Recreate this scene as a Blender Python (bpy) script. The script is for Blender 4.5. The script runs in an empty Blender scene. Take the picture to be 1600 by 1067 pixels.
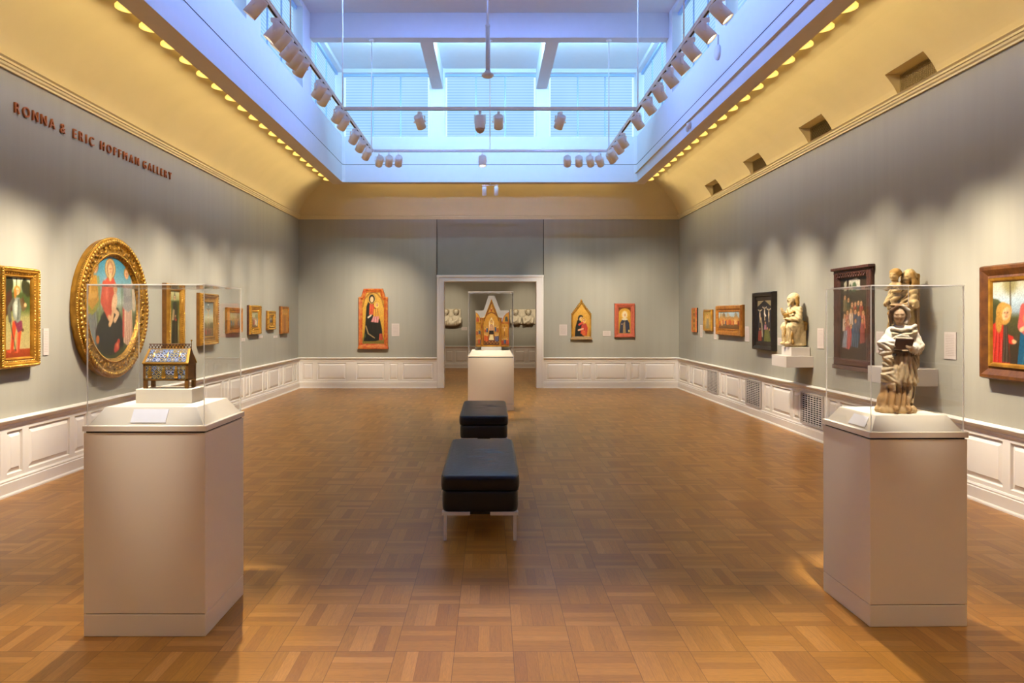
import bpy, math, random
import numpy as np
from mathutils import Vector, Matrix, Euler
random.seed(4); np.random.seed(4)
COL = bpy.context.scene.collection
PI = math.pi
F = 1170.0; H = 1.6; VX = 766.0; VY = 496.0; S = F / 1240.0
YB = 17.02; XL = -4.36; XR = 4.29

def lin(c):
    if isinstance(c, str):
        c = c.lstrip('#'); c = [int(c[i:i+2], 16) / 255 for i in (0, 2, 4)]
    return [x / 12.92 if x <= .04045 else ((x + .055) / 1.055) ** 2.4 for x in c]

# ------------------------------------------------------------------ materials
def newmat(name):
    m = bpy.data.materials.new(name); m.use_nodes = True
    nt = m.node_tree; nt.nodes.clear()
    out = nt.nodes.new('ShaderNodeOutputMaterial')
    return m, nt, out
def N(nt, t, **kw):
    n = nt.nodes.new(t)
    for k, v in kw.items():
        if k.startswith('i_'): n.inputs[k[2:].replace('_', ' ')].default_value = v
        else: setattr(n, k, v)
    return n
def math_(nt, op, a, b=None, c=None):
    n = nt.nodes.new('ShaderNodeMath'); n.operation = op
    for i, v in enumerate((a, b, c)):
        if v is None: continue
        if isinstance(v, (int, float)): n.inputs[i].default_value = v
        else: nt.links.new(v, n.inputs[i])
    return n.outputs[0]
def mixc(nt, fac, a, b, blend='MIX'):
    n = nt.nodes.new('ShaderNodeMix'); n.data_type = 'RGBA'; n.blend_type = blend
    for s, v in ((n.inputs[0], fac), (n.inputs[6], a), (n.inputs[7], b)):
        if isinstance(v, (int, float)): s.default_value = v
        elif isinstance(v, (list, tuple)): s.default_value = (*v[:3], 1)
        else: nt.links.new(v, s)
    return n.outputs[2]
def pbr(name, col, rough=.5, metal=0, var=0, vscale=8, bump=0, bscale=60, coat=0, spec=.5, col2=None, stretch=None, vcol=False, emit=None, estr=0):
    m, nt, out = newmat(name)
    b = N(nt, 'ShaderNodeBsdfPrincipled'); nt.links.new(b.outputs[0], out.inputs[0])
    c = lin(col) if col is not None else (1, 1, 1)
    b.inputs['Roughness'].default_value = rough; b.inputs['Metallic'].default_value = metal
    b.inputs['Specular IOR Level'].default_value = spec
    b.inputs['Coat Weight'].default_value = coat; b.inputs['Coat Roughness'].default_value = .15
    tc = N(nt, 'ShaderNodeTexCoord')
    vec = tc.outputs['Object']
    if stretch:
        mp = N(nt, 'ShaderNodeMapping'); mp.inputs['Scale'].default_value = stretch
        nt.links.new(vec, mp.inputs[0]); vec = mp.outputs[0]
    src = None
    if vcol:
        a = N(nt, 'ShaderNodeVertexColor'); a.layer_name = 'Col'; src = a.outputs[0]
    if var or col2:
        nz = N(nt, 'ShaderNodeTexNoise', i_Scale=vscale, i_Detail=4.0); nt.links.new(vec, nz.inputs['Vector'])
        rp = N(nt, 'ShaderNodeMapRange'); rp.inputs[1].default_value = .32; rp.inputs[2].default_value = .68
        nt.links.new(nz.outputs[0], rp.inputs[0])
        if col2: o = mixc(nt, rp.outputs[0], c, lin(col2))
        else:
            base = src if src is not None else c
            dark = mixc(nt, 1.0, base, [1 - var] * 3, 'MULTIPLY')
            o = mixc(nt, rp.outputs[0], dark, base)
        nt.links.new(o, b.inputs['Base Color'])
    elif src is not None: nt.links.new(src, b.inputs['Base Color'])
    else: b.inputs['Base Color'].default_value = (*c, 1)
    if bump:
        nz = N(nt, 'ShaderNodeTexNoise', i_Scale=bscale, i_Detail=3.0); nt.links.new(vec, nz.inputs['Vector'])
        bp = N(nt, 'ShaderNodeBump', i_Strength=bump, i_Distance=.01); nt.links.new(nz.outputs[0], bp.inputs['Height'])
        nt.links.new(bp.outputs[0], b.inputs['Normal'])
    if emit is not None:
        b.inputs['Emission Color'].default_value = (*lin(emit), 1); b.inputs['Emission Strength'].default_value = estr
    return m
M = {}
M['wall'] = pbr('wall_paint', '#9e9b8d', .85, var=.05, vscale=3, bump=.12, bscale=90, stretch=(3, 3, .15), spec=.2)
M['wallhead'] = pbr('header_unlit_tone', '#8d8b80', .85, var=.05, vscale=3, spec=.2)  # wall colour darkened for the header, which gets less light
M['white'] = pbr('white_trim_paint', '#ebe6dc', .45, var=.03, vscale=4, spec=.4)
M['plaster'] = pbr('cove_plaster', '#ddcda0', .85, var=.05, vscale=2, spec=.2)
M['soffit'] = pbr('soffit_plaster', '#ddd0c0', .85, var=.03, spec=.2)
M['lantern'] = pbr('lantern_plaster', '#e4e8f2', .8, var=.02, spec=.2)
M['ped'] = pbr('pedestal_paint', '#efe3c8', .5, var=.02, vscale=3, spec=.35)
M['joint'] = pbr('dark_joint', '#3c362e', .9)
M['shelf'] = pbr('shelf_paint', '#d5cdc3', .5, var=.02, spec=.3)
M['can'] = pbr('white_enamel_metal', '#fafafa', .35, var=.03, spec=.5)
M['steel'] = pbr('chrome_steel', '#ece6dc', .3, metal=.25, var=.05)
M['leather'] = pbr('black_leather', '#16161b', .33, var=.35, vscale=5, bump=.25, bscale=25, spec=.4)
M['leather2'] = pbr('black_leather_base', '#111114', .42, var=.3, vscale=5, bump=.15, bscale=60, spec=.5)
M['gold'] = pbr('gilded_wood', '#d8a238', .3, metal=.6, col2='#5a380c', vscale=38, bump=.9, bscale=45)
M['goldsm'] = pbr('smooth_gilding', '#d09a38', .33, metal=.55, col2='#986a20', vscale=9, bump=.15, bscale=30)
M['goldbead'] = pbr('bright_gilding', '#e0ac48', .25, metal=.75, var=.4, vscale=40)
M['goldside'] = pbr('brown_gilt_side', '#8a5a1c', .45, metal=.3, var=.4, vscale=12)
M['wood'] = pbr('brown_frame_wood', '#4e2a0e', .4, col2='#6e4218', vscale=14, bump=.2, bscale=30, spec=.5)
M['wooddark'] = pbr('dark_carved_wood', '#331a12', .45, col2='#573020', vscale=22, bump=.5, bscale=40)
M['black'] = pbr('black_frame_wood', '#211a15', .4, var=.4, vscale=10)
M['redframe'] = pbr('red_gilt_frame', '#a83a18', .4, col2='#c07a30', vscale=16, bump=.4, bscale=60)
M['coral'] = pbr('coral_frame', '#b8593c', .5, var=.25, vscale=14, bump=.2, bscale=50)
M['orange'] = pbr('orange_gilt_frame', '#b87c2c', .4, metal=.35, col2='#8a5018', vscale=12, bump=.3)
M['paint'] = pbr('painted_panel', None, .42, vcol=True, var=.08, vscale=40, bump=.04, bscale=120, spec=.4)
M['enamel'] = pbr('enamel_plate', None, .3, vcol=True, var=.12, vscale=90, spec=.6)
M['statue'] = pbr('carved_wood', None, .62, vcol=True, var=.32, vscale=26, bump=.15, bscale=60, spec=.3)
M['stone'] = pbr('carved_stone', None, .7, vcol=True, var=.22, vscale=30, bump=.15, bscale=70, spec=.3)
M['copper'] = pbr('copper_letters', '#b5652c', .4, metal=.2, var=.2, vscale=20)
M['dark'] = pbr('dark_void', '#0b0a09', .9)
M['grille'] = pbr('grille_paint', '#c2bab0', .5, var=.03)
M['grilletan'] = pbr('cove_grille_paint', '#b59f6c', .6, var=.03)
M['mount'] = pbr('backing_board', '#b4b1aa', .7, var=.03)
M['device'] = pbr('white_plastic', '#dcdad8', .4, var=.02)
M['lens'] = pbr('lamp_lens', '#ffffff', .2, emit='#ffe9c8', estr=9)
M['lampdome'] = pbr('lamp_scallop_glow', '#fff2b0', .4, emit='#ffd766', estr=1.2)
M['bookred'] = pbr('book_cover', '#4f2314', .5, var=.3, vscale=20)
M['pages'] = pbr('book_pages', '#b9a98c', .7, var=.15, vscale=60)
M['slat'] = pbr('blind_slat', '#a9c8f0', .6)

def text_mat():
    m, nt, out = newmat('printed_card')
    b = N(nt, 'ShaderNodeBsdfPrincipled', i_Roughness=.6); nt.links.new(b.outputs[0], out.inputs[0])
    tc = N(nt, 'ShaderNodeTexCoord'); sp = N(nt, 'ShaderNodeSeparateXYZ'); nt.links.new(tc.outputs['Generated'], sp.inputs[0])
    z = math_(nt, 'MULTIPLY', sp.outputs[2], 16.0); fr = math_(nt, 'FRACT', z)
    line = math_(nt, 'LESS_THAN', fr, .4)
    nz = N(nt, 'ShaderNodeTexNoise', i_Scale=60.0); nt.links.new(tc.outputs['Generated'], nz.inputs['Vector'])
    wrd = math_(nt, 'GREATER_THAN', nz.outputs[0], .42)
    mx = math_(nt, 'MULTIPLY', math_(nt, 'GREATER_THAN', sp.outputs[0], .12), math_(nt, 'LESS_THAN', sp.outputs[0], .85))
    mz = math_(nt, 'MULTIPLY', math_(nt, 'GREATER_THAN', sp.outputs[2], .1), math_(nt, 'LESS_THAN', sp.outputs[2], .9))
    f = math_(nt, 'MULTIPLY', math_(nt, 'MULTIPLY', math_(nt, 'MULTIPLY', line, wrd), math_(nt, 'MULTIPLY', mx, mz)), .5)
    c = mixc(nt, f, lin('#c2b5ab'), lin('#7d716b')); nt.links.new(c, b.inputs['Base Color'])
    return m
M['card'] = text_mat()
M['whitecard'] = pbr('white_card', '#fcfaf8', .6, var=.03, vscale=30)

def floor_mat():
    m, nt, out = newmat('oak_parquet')
    b = N(nt, 'ShaderNodeBsdfPrincipled'); nt.links.new(b.outputs[0], out.inputs[0])
    tc = N(nt, 'ShaderNodeTexCoord'); sp = N(nt, 'ShaderNodeSeparateXYZ'); nt.links.new(tc.outputs['Object'], sp.inputs[0])
    u = math_(nt, 'DIVIDE', math_(nt, 'ADD', sp.outputs[0], .172 + 28.2), .282)
    v = math_(nt, 'DIVIDE', math_(nt, 'ADD', sp.outputs[1], -3.292 + 29.65), .2965)
    iu = math_(nt, 'FLOOR', u); iv = math_(nt, 'FLOOR', v); fu = math_(nt, 'FRACT', u); fv = math_(nt, 'FRACT', v)
    par = math_(nt, 'MODULO', math_(nt, 'ADD', iu, iv), 2.0)       # 0: strips along X
    inv = math_(nt, 'SUBTRACT', 1.0, par)
    across = math_(nt, 'ADD', math_(nt, 'MULTIPLY', fv, inv), math_(nt, 'MULTIPLY', fu, par))
    along = math_(nt, 'ADD', math_(nt, 'MULTIPLY', fu, inv), math_(nt, 'MULTIPLY', fv, par))
    a5 = math_(nt, 'MULTIPLY', across, 5.0); st = math_(nt, 'FLOOR', a5); fs = math_(nt, 'FRACT', a5)
    cb = N(nt, 'ShaderNodeCombineXYZ'); nt.links.new(iu, cb.inputs[0]); nt.links.new(iv, cb.inputs[1]); nt.links.new(st, cb.inputs[2])
    wn = N(nt, 'ShaderNodeTexWhiteNoise'); nt.links.new(cb.outputs[0], wn.inputs['Vector'])
    cb2 = N(nt, 'ShaderNodeCombineXYZ'); nt.links.new(iu, cb2.inputs[0]); nt.links.new(iv, cb2.inputs[1]); cb2.inputs[2].default_value = 77.0
    wn2 = N(nt, 'ShaderNodeTexWhiteNoise'); nt.links.new(cb2.outputs[0], wn2.inputs['Vector'])
    g = N(nt, 'ShaderNodeCombineXYZ')
    nt.links.new(math_(nt, 'ADD', math_(nt, 'MULTIPLY', along, 1.3), math_(nt, 'MULTIPLY', wn.outputs[0], 50.0)), g.inputs[0])
    nt.links.new(math_(nt, 'MULTIPLY', across, 14.0), g.inputs[1]); nt.links.new(math_(nt, 'MULTIPLY', wn.outputs[0], 31.0), g.inputs[2])
    nz = N(nt, 'ShaderNodeTexNoise', i_Scale=3.0, i_Detail=5.0, i_Distortion=1.2); nt.links.new(g.outputs[0], nz.inputs['Vector'])
    ramp = N(nt, 'ShaderNodeValToRGB'); nt.links.new(wn.outputs[0], ramp.inputs[0])
    r = ramp.color_ramp
    r.elements[0].position = 0; r.elements[0].color = (*lin('#a36d2c'), 1); r.elements[1].position = 1; r.elements[1].color = (*lin('#c28a42'), 1)
    e = r.elements.new(.35); e.color = (*lin('#ae782c'), 1); e = r.elements.new(.7); e.color = (*lin('#b88032'), 1)
    gr = N(nt, 'ShaderNodeMapRange'); gr.inputs[1].default_value = .3; gr.inputs[2].default_value = .7; gr.inputs[3].default_value = .8; gr.inputs[4].default_value = 1.08
    nt.links.new(nz.outputs[0], gr.inputs[0])
    c = mixc(nt, 1.0, ramp.outputs[0], gr.outputs[0], 'MULTIPLY')
    bl = N(nt, 'ShaderNodeMapRange'); bl.inputs[3].default_value = .94; bl.inputs[4].default_value = 1.03; nt.links.new(wn2.outputs[0], bl.inputs[0])
    c = mixc(nt, 1.0, c, bl.outputs[0], 'MULTIPLY')
    def edge(f, w):
        lo = math_(nt, 'LESS_THAN', f, w); hi = math_(nt, 'GREATER_THAN', f, 1 - w); return math_(nt, 'MAXIMUM', lo, hi)
    ge = math_(nt, 'MAXIMUM', math_(nt, 'MULTIPLY', edge(fs, .02), .35), math_(nt, 'MULTIPLY', math_(nt, 'MAXIMUM', edge(fu, .006), edge(fv, .006)), .6))
    c = mixc(nt, ge, c, lin('#4a2a10')); nt.links.new(c, b.inputs['Base Color'])
    ro = N(nt, 'ShaderNodeMapRange'); ro.inputs[3].default_value = .27; ro.inputs[4].default_value = .36; nt.links.new(nz.outputs[0], ro.inputs[0])
    nt.links.new(ro.outputs[0], b.inputs['Roughness']); b.inputs['Specular IOR Level'].default_value = .38
    return m
M['floor'] = floor_mat()

def glass_mat():
    m, nt, out = newmat('clear_acrylic')
    t = N(nt, 'ShaderNodeBsdfTransparent'); t.inputs[0].default_value = (.975, .978, .98, 1)
    g = N(nt, 'ShaderNodeBsdfGlossy', i_Roughness=.015)
    fr = N(nt, 'ShaderNodeFresnel'); ge = N(nt, 'ShaderNodeNewGeometry'); nt.links.new(math_(nt, 'MULTIPLY_ADD', ge.outputs['Backfacing'], 1 / 1.47 - 1.47, 1.47), fr.inputs['IOR']); mx = N(nt, 'ShaderNodeMixShader')
    nt.links.new(math_(nt, 'MULTIPLY', fr.outputs[0], .75), mx.inputs[0]); nt.links.new(t.outputs[0], mx.inputs[1]); nt.links.new(g.outputs[0], mx.inputs[2])
    nt.links.new(mx.outputs[0], out.inputs[0]); return m
M['glass'] = glass_mat()
def edge_mat():
    m, nt, out = newmat('polished_acrylic_edge')
    t = N(nt, 'ShaderNodeBsdfTransparent'); d = N(nt, 'ShaderNodeBsdfTranslucent'); d.inputs[0].default_value = (.97, .95, .92, 1)
    g = N(nt, 'ShaderNodeBsdfPrincipled', i_Roughness=.15); g.inputs['Base Color'].default_value = (.95, .93, .9, 1)
    m1 = N(nt, 'ShaderNodeMixShader'); m1.inputs[0].default_value = .5; nt.links.new(d.outputs[0], m1.inputs[1]); nt.links.new(g.outputs[0], m1.inputs[2])
    m2 = N(nt, 'ShaderNodeMixShader'); m2.inputs[0].default_value = .72; nt.links.new(t.outputs[0], m2.inputs[1]); nt.links.new(m1.outputs[0], m2.inputs[2])
    nt.links.new(m2.outputs[0], out.inputs[0]); return m
M['gedge'] = edge_mat()
def blind_mat(strength, ca, cb, name):
    m, nt, out = newmat(name)
    tc = N(nt, 'ShaderNodeTexCoord'); sp = N(nt, 'ShaderNodeSeparateXYZ'); nt.links.new(tc.outputs['Object'], sp.inputs[0])
    s = math_(nt, 'FRACT', math_(nt, 'MULTIPLY', sp.outputs[2], 17.0))
    tri = math_(nt, 'ABSOLUTE', math_(nt, 'SUBTRACT', s, .5))
    nz = N(nt, 'ShaderNodeTexNoise', i_Scale=.9); nt.links.new(tc.outputs['Object'], nz.inputs['Vector'])
    f = math_(nt, 'ADD', math_(nt, 'MULTIPLY', tri, 1.1), math_(nt, 'MULTIPLY', nz.outputs[0], .5))
    c = mixc(nt, f, lin(ca), lin(cb))
    e = N(nt, 'ShaderNodeEmission'); nt.links.new(c, e.inputs[0]); e.inputs[1].default_value = strength
    nt.links.new(e.outputs[0], out.inputs[0]); return m
SUNB = 1.2; COVE_W = 60; GL = 2.25
M['blind'] = blind_mat(1.05, '#84bcff', '#c4f0fc', 'daylit_blind'); M['blind2'] = blind_mat(SUNB, '#86a2f8', '#8aa8ff', 'bright_daylit_blind')
m, nt, out = newmat('bright_daylight_gap'); e = N(nt, 'ShaderNodeEmission'); e.inputs[0].default_value = (*lin('#b9e2ff'), 1); e.inputs[1].default_value = 1.6; nt.links.new(e.outputs[0], out.inputs[0]); M['gap'] = m

# ------------------------------------------------------------------ mesh builder
class MB:
    def __init__(s): s.v = []; s.f = []; s.mi = []
    def add(s, vs, fs, mi=0):
        b = len(s.v); s.v += [tuple(v) for v in vs]; s.f += [tuple(i + b for i in f) for f in fs]; s.mi += [mi] * len(fs); return s
    def quad(s, a, b, c, d, mi=0): return s.add([a, b, c, d], [(0, 1, 2, 3)], mi)
    def box(s, x0, x1, y0, y1, z0, z1, mi=0):
        if x0 > x1: x0, x1 = x1, x0
        if y0 > y1: y0, y1 = y1, y0
        v = [(x0, y0, z0), (x1, y0, z0), (x1, y1, z0), (x0, y1, z0), (x0, y0, z1), (x1, y0, z1), (x1, y1, z1), (x0, y1, z1)]
        return s.add(v, [(0, 3, 2, 1), (4, 5, 6, 7), (0, 1, 5, 4), (1, 2, 6, 5), (2, 3, 7, 6), (3, 0, 4, 7)], mi)
    def loft(s, rings, mi=0, cap0=True, cap1=True, closed=True):
        n = len(rings[0]); b = []; 
        for r in rings: b += list(r)
        fs = []
        for k in range(len(rings) - 1):
            for i in range(n if closed else n - 1):
                j = (i + 1) % n; fs.append((k * n + i, k * n + j, (k + 1) * n + j, (k + 1) * n + i))
        if cap0: fs.append(tuple(reversed(range(n))))
        if cap1: fs.append(tuple(range((len(rings) - 1) * n, len(rings) * n)))
        return s.add(b, fs, mi)
    def lathe(s, prof, c=(0, 0, 0), axis='z', n=24, mi=0, cap=True):
        rings = []
        for r, h in prof:
            ring = []
            for i in range(n):
                a = 2 * PI * i / n; x, y = r * math.cos(a), r * math.sin(a)
                p = {'z': (x, y, h), 'y': (x, h, -y), 'x': (h, x, y)}[axis]
                ring.append((c[0] + p[0], c[1] + p[1], c[2] + p[2]))
            rings.append(ring)
        return s.loft(rings, mi, cap, cap)
    def tube(s, p, q, r, r2=None, n=10, mi=0):
        p = Vector(p); q = Vector(q); d = (q - p).normalized(); a = d.orthogonal().normalized(); b = d.cross(a); r2 = r if r2 is None else r2
        R = lambda c, rr: [c + a * (rr * math.cos(2 * PI * i / n)) + b * (rr * math.sin(2 * PI * i / n)) for i in range(n)]
        return s.loft([R(p, r), R(q, r2)], mi)
    def ell(s, c, rx, ry, rz, n=10, m=6, mi=0):
        rings = []
        for k in range(m + 1):
            t = -PI / 2 + PI * k / m; cr = max(.02, math.cos(t))
            rings.append([(c[0] + rx * cr * math.cos(2 * PI * i / n), c[1] + ry * cr * math.sin(2 * PI * i / n), c[2] + rz * math.sin(t)) for i in range(n)])
        return s.loft(rings, mi)
    def build(s, name, mats, parent=None, smooth=False, bevel=0, seg=2, flip=False):
        me = bpy.data.meshes.new(name); me.from_pydata(s.v, [], s.f)
        if not isinstance(mats, (list, tuple)): mats = [mats]
        for m in mats: me.materials.append(m)
        for i, p in enumerate(me.polygons): p.material_index = s.mi[i]; p.use_smooth = smooth
        me.update()
        o = bpy.data.objects.new(name, me); COL.objects.link(o)
        if parent is not None: o.parent = parent
        if bevel:
            b = o.modifiers.new('bevel', 'BEVEL'); b.width = bevel; b.segments = seg; b.limit_method = 'ANGLE'; b.angle_limit = math.radians(35)
        return o
def thing(name, label, cat, loc=(0, 0, 0), rz=0, group=None):
    o = bpy.data.objects.new(name, None); COL.objects.link(o); o.empty_display_size = .1
    o.location = loc; o.rotation_euler = (0, 0, rz)
    return tag(o, label, cat, group)
def tag(o, label, cat, group=None):
    o['label'] = label; o['category'] = cat
    if group: o['group'] = group
    return o
def struct(o, label, cat='building'):
    o['kind'] = 'structure'; o['label'] = label; o['category'] = cat; return o
ORD = ['first', 'second', 'third', 'fourth', 'fifth', 'sixth', 'seventh', 'eighth', 'ninth', 'tenth', 'eleventh', 'twelfth', 'thirteenth', 'fourteenth', 'fifteenth', 'sixteenth', 'seventeenth', 'eighteenth', 'nineteenth', 'twentieth']

# ------------------------------------------------------------------ room shell
ZW = 3.83            # wall top / crown bottom
Y0 = -3.0            # rear of room
mb = MB(); mb.quad((-7, Y0, 0), (7, Y0, 0), (7, 26, 0), (-7, 26, 0))
struct(mb.build('floor', M['floor']), 'oak block parquet floor laid in alternating squares', 'floor')
struct(MB().box(XL - .2, XL, Y0, YB + .28, 0, 4.0).build('wall_left', M['wall']), 'long grey wall on the left side', 'wall')
struct(MB().box(XR, XR + .2, Y0, YB + .28, 0, ZW + .07).build('wall_right', M['wall']), 'long grey wall on the right side', 'wall')
struct(MB().box(XL, XR, Y0 - .2, Y0, 0, 4.7).build('wall_rear', M['wall']), 'grey wall behind the viewer', 'wall')
DX = 1.047; DO = 1.21; DT = 2.415; DTO = 2.56
mb = MB(); mb.box(XL, -DX - .02, YB, YB + .28, 0, 4.7); mb.box(DX + .02, XR, YB, YB + .28, 0, 4.7); mb.box(-DX - .02, DX + .02, YB, YB + .28, DT + .02, 4.7)
struct(mb.build('wall_back', M['wall']), 'grey end wall around the doorway', 'wall')
mb = MB(); mb.box(-DO + .012, DO - .012, YB - .012, YB, DTO, ZW)
struct(mb.build('wall_header', M['wallhead']), 'grey panel above the doorway between two seams, unlit tone painted in', 'wall')
mb = MB()
for s in (-1, 1): mb.box(s * DO - .007, s * DO + .007, YB - .013, YB, DTO, ZW)
struct(mb.build('trim_1', M['joint']), 'thin dark seams beside the panel above the doorway', 'trim')

# door casing + jambs
mb = MB()
for s in (-1, 1):
    x0, x1 = s * DX, s * DO
    mb.box(x0, x1, YB - .03, YB, 0, DTO); mb.box(s * (DO - .045), s * DO, YB - .05, YB - .03, 0, DTO); mb.box(s * DX, s * (DX + .03), YB - .04, YB - .03, 0, DT + .03)
    mb.box(s * DX, s * (DX + .02), YB, YB + .3, 0, DT + .02)
mb.box(-DO, DO, YB - .031, YB, DT, DTO); mb.box(-DO - .004, DO + .004, YB - .052, YB - .03, DTO - .045, DTO + .004); mb.box(-DX, DX, YB - .041, YB - .03, DT, DT + .03)
mb.box(-DX, DX, YB, YB + .3, DT, DT + .02)
struct(mb.build('door_1', M['white'], bevel=.006), 'white moulded casing of the open doorway in the end wall', 'door frame')

# wainscot
def wainscot(tname, bname, rname, label, org, u, n, s0, s1, cells, ZR=.69):
    org = Vector(org); u = Vector(u); n = Vector(n)
    P = lambda s, d, z: org + u * s + n * d + Vector((0, 0, z))
    mb = MB(); D = .022; zb, zt, p0, p1 = .1, ZR - .03, .185, .57
    cur = s0
    def q(a, b, z0, z1, d=D): mb.quad(P(a, d, z0), P(b, d, z0), P(b, d, z1), P(a, d, z1))
    for a, b in cells:
        if a < s0 or b > s1: continue
        q(cur, a, zb, zt); q(a, b, zb, p0); q(a, b, p1, zt)
        rects = [(0, D), (.008, D - .02), (.016, D - .02), (.05, D - .004), (.052, D - .002)]
        R = [[P(a + i, d, p0 + i), P(b - i, d, p0 + i), P(b - i, d, p1 - i), P(a + i, d, p1 - i)] for i, d in rects]
        mb.loft(R, 0, False, True); cur = b
    q(cur, s1, zb, zt)
    o = struct(mb.build(tname, M['white']), label + ', raised panels', 'wainscot')
    def prof(pts, nm, lab, cat):
        mb = MB(); mb.loft([[P(s0, d, z) for d, z in pts], [P(s1, d, z) for d, z in pts]], 0, False, False, closed=False)
        struct(mb.build(nm, M['white']), lab, cat)
    prof([(0, 0), (.068, 0), (.066, .012), (.058, .02), (.045, .024), (.045, .115), (.038, .122), (.04, .135), (.03, .15), (.02, .15)], bname, label + ', moulded skirting at its foot', 'baseboard')
    prof([(.02, ZR - .085), (.03, ZR - .08), (.034, ZR - .06), (.03, ZR - .055), (.05, ZR - .035), (.07, ZR - .02), (.075, ZR - .01), (.07, ZR), (0, ZR + .004)], rname, label + ', chair rail along its top', 'trim')
wd, nr, gp = .73 * S, .235 * S, .098 * S
per = wd + nr + 2 * gp
cl = []
y = 7.46 * S - 8 * per
while y < YB - .1:
    cl += [(y, y + wd), (y + wd + gp, y + wd + gp + nr)]; y += per
cl = [c for c in cl if c[0] > -2.9 and c[1] < YB - .1]
wainscot('trim_2', 'baseboard_left', 'trim_3', 'white wainscot on the left wall', (XL, 0, 0), (0, 1, 0), (1, 0, 0), Y0, YB, cl)
# right wall: vents every other bay
VF = [10.86 * S + k * 2.34 * S for k in range(-3, 3)]     # far edge of each vent bay
VW = .72 * S
cr = []; rv = []
for vf in VF:
    a = vf + gp; cr += [(a, a + nr), (a + nr + gp, a + nr + gp + wd), (a + nr + 2 * gp + wd, a + 2 * nr + 2 * gp + wd)]
    rv.append((vf - VW, vf))
cr = sorted(c for c in cr if c[1] < YB - .08 and c[0] > 0)
cr += [(YB - .08 - .7, YB - .1)] if cr[-1][1] < YB - .9 else []
wainscot('trim_4', 'baseboard_right', 'trim_5', 'white wainscot on the right wall', (XR, 0, 0), (0, 1, 0), (-1, 0, 0), Y0, YB, cr)
k = YB / F
bl = [((a - VX) * k, (b - VX) * k) for a, b in ((475, 497), (503, 518), (527, 550), (557, 601), (608, 622), (629, 677))]
bl[0] = ((473 - VX) * k, (489 - VX) * k); bl[1] = ((496 - VX) * k, (541 - VX) * k); bl[2] = ((547 - VX) * k, (549.5 - VX) * k)
bl = [bl[0], bl[1]] + bl[3:]
wainscot('trim_6', 'baseboard_back', 'trim_7', 'white wainscot left of the doorway', (0, YB, 0), (1, 0, 0), (0, -1, 0), XL, -DO, bl)
br_ = [((a - VX) * k, (b - VX) * k) for a, b in ((854, 903), (909, 924), (930, 979), (985.5, 1000), (1006.5, 1054.5))]
wainscot('trim_8', 'baseboard_back_right', 'trim_9', 'white wainscot right of the doorway', (0, YB, 0), (1, 0, 0), (0, -1, 0), DO, XR, br_)

# far room
YF = 23.76
struct(MB().box(-6, 6, YF, YF + .2, 0, 4).build('wall_far', M['wall']), 'grey wall of the room beyond the doorway', 'wall')
struct(MB().box(-6.2, -6, YB + .28, YF, 0, 4).build('wall_far_left', M['wall']), 'left wall of the room beyond', 'wall')
struct(MB().box(6, 6.2, YB + .28, YF, 0, 4).build('wall_far_right', M['wall']), 'right wall of the room beyond', 'wall')
struct(MB().box(-6, 6, YB + .28, YF, 4, 4.2).build('ceiling_far', M['plaster']), 'ceiling of the room beyond the doorway', 'ceiling')
kf = YF / F
fc = [((a - VX) * kf, (b - VX) * kf) for a, b in ((696, 708), (711.5, 731), (737, 796), (804, 820), (825, 872))]
fc = [(-3.2, -2.2), (-2.1, -1.8)] + fc
wainscot('trim_10', 'baseboard_far', 'trim_11', 'white wainscot in the room beyond the doorway', (0, YF, 0), (1, 0, 0), (0, -1, 0), -5.9, 5.9, fc)

# crown moulding
CP = [(0, ZW), (.02, ZW), (.022, ZW + .018), (.035, ZW + .03), (.04, ZW + .05), (.05, ZW + .055), (.052, ZW + .075), (.07, ZW + .09), (.0, ZW + .095)]
for nm, a, b, n, lab in (('trim_12', (XL, Y0), (XL, YB), (1, 0), 'left'), ('trim_13', (XR, Y0), (XR, YB), (-1, 0), 'right')):
    mb = MB(); mb.loft([[(p[0] + n[0] * d, p[1] - (d if p is b else 0), z) for d, z in CP] for p in (a, b)], 0, False, False, closed=False)
    struct(mb.build(nm, M['plaster']), 'cream crown moulding along the top of the %s wall' % lab, 'trim')
mb = MB(); mb.loft([[(XL + d, YB - d, z) for d, z in CP], [(XR - d, YB - d, z) for d, z in CP]], 0, False, False, closed=False)
struct(mb.build('trim_14', M['plaster']), 'cream crown moulding along the top of the end wall', 'trim')

# cove (concave), with the vents cut in at the right
ZC0 = ZW + .09; AC = 1.25; ZC1 = 4.63
def cove(t): return AC * t ** 1.25, ZC0 + (ZC1 - ZC0) * (1 - (1 - t) ** 2)
CT = [i / 16 for i in range(17)]
prof = [cove(t) for t in CT]
mb = MB(); mb.loft([[(XL + d, Y0, z) for d, z in prof], [(XL + d, YB - d, z) for d, z in prof]], 0, False, False, closed=False)
struct(mb.build('ceiling_cove_left', M['plaster'], smooth=True), 'cream concave cove above the left wall', 'ceiling')
mb = MB(); mb.loft([[(XL + d, YB - d, z) for d, z in prof], [(XR - d, YB - d, z) for d, z in prof]], 0, False, False, closed=False)
struct(mb.build('ceiling_cove_back', M['plaster'], smooth=True), 'cream concave cove above the end wall', 'ceiling')
ZV = 4.15; XV = XR + .04
cv = [((8.34 + 2.34 * k) * S - .74 * S, (8.34 + 2.34 * k) * S) for k in range(-2, 4)]
tv = 1 - math.sqrt(1 - (ZV - ZC0) / (ZC1 - ZC0)); dv = cove(tv)[0]
lowp = [cove(tv * i / 6) for i in range(7)]; highp = [cove(tv + (1 - tv) * i / 12) for i in range(13)]
mb = MB(); cur = Y0
def covseg(a, b, pr, last=False): mb.loft([[(XR - d, a, z) for d, z in pr], [(XR - d, (YB - d if last else b), z) for d, z in pr]], 0, False, False, closed=False)
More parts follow.
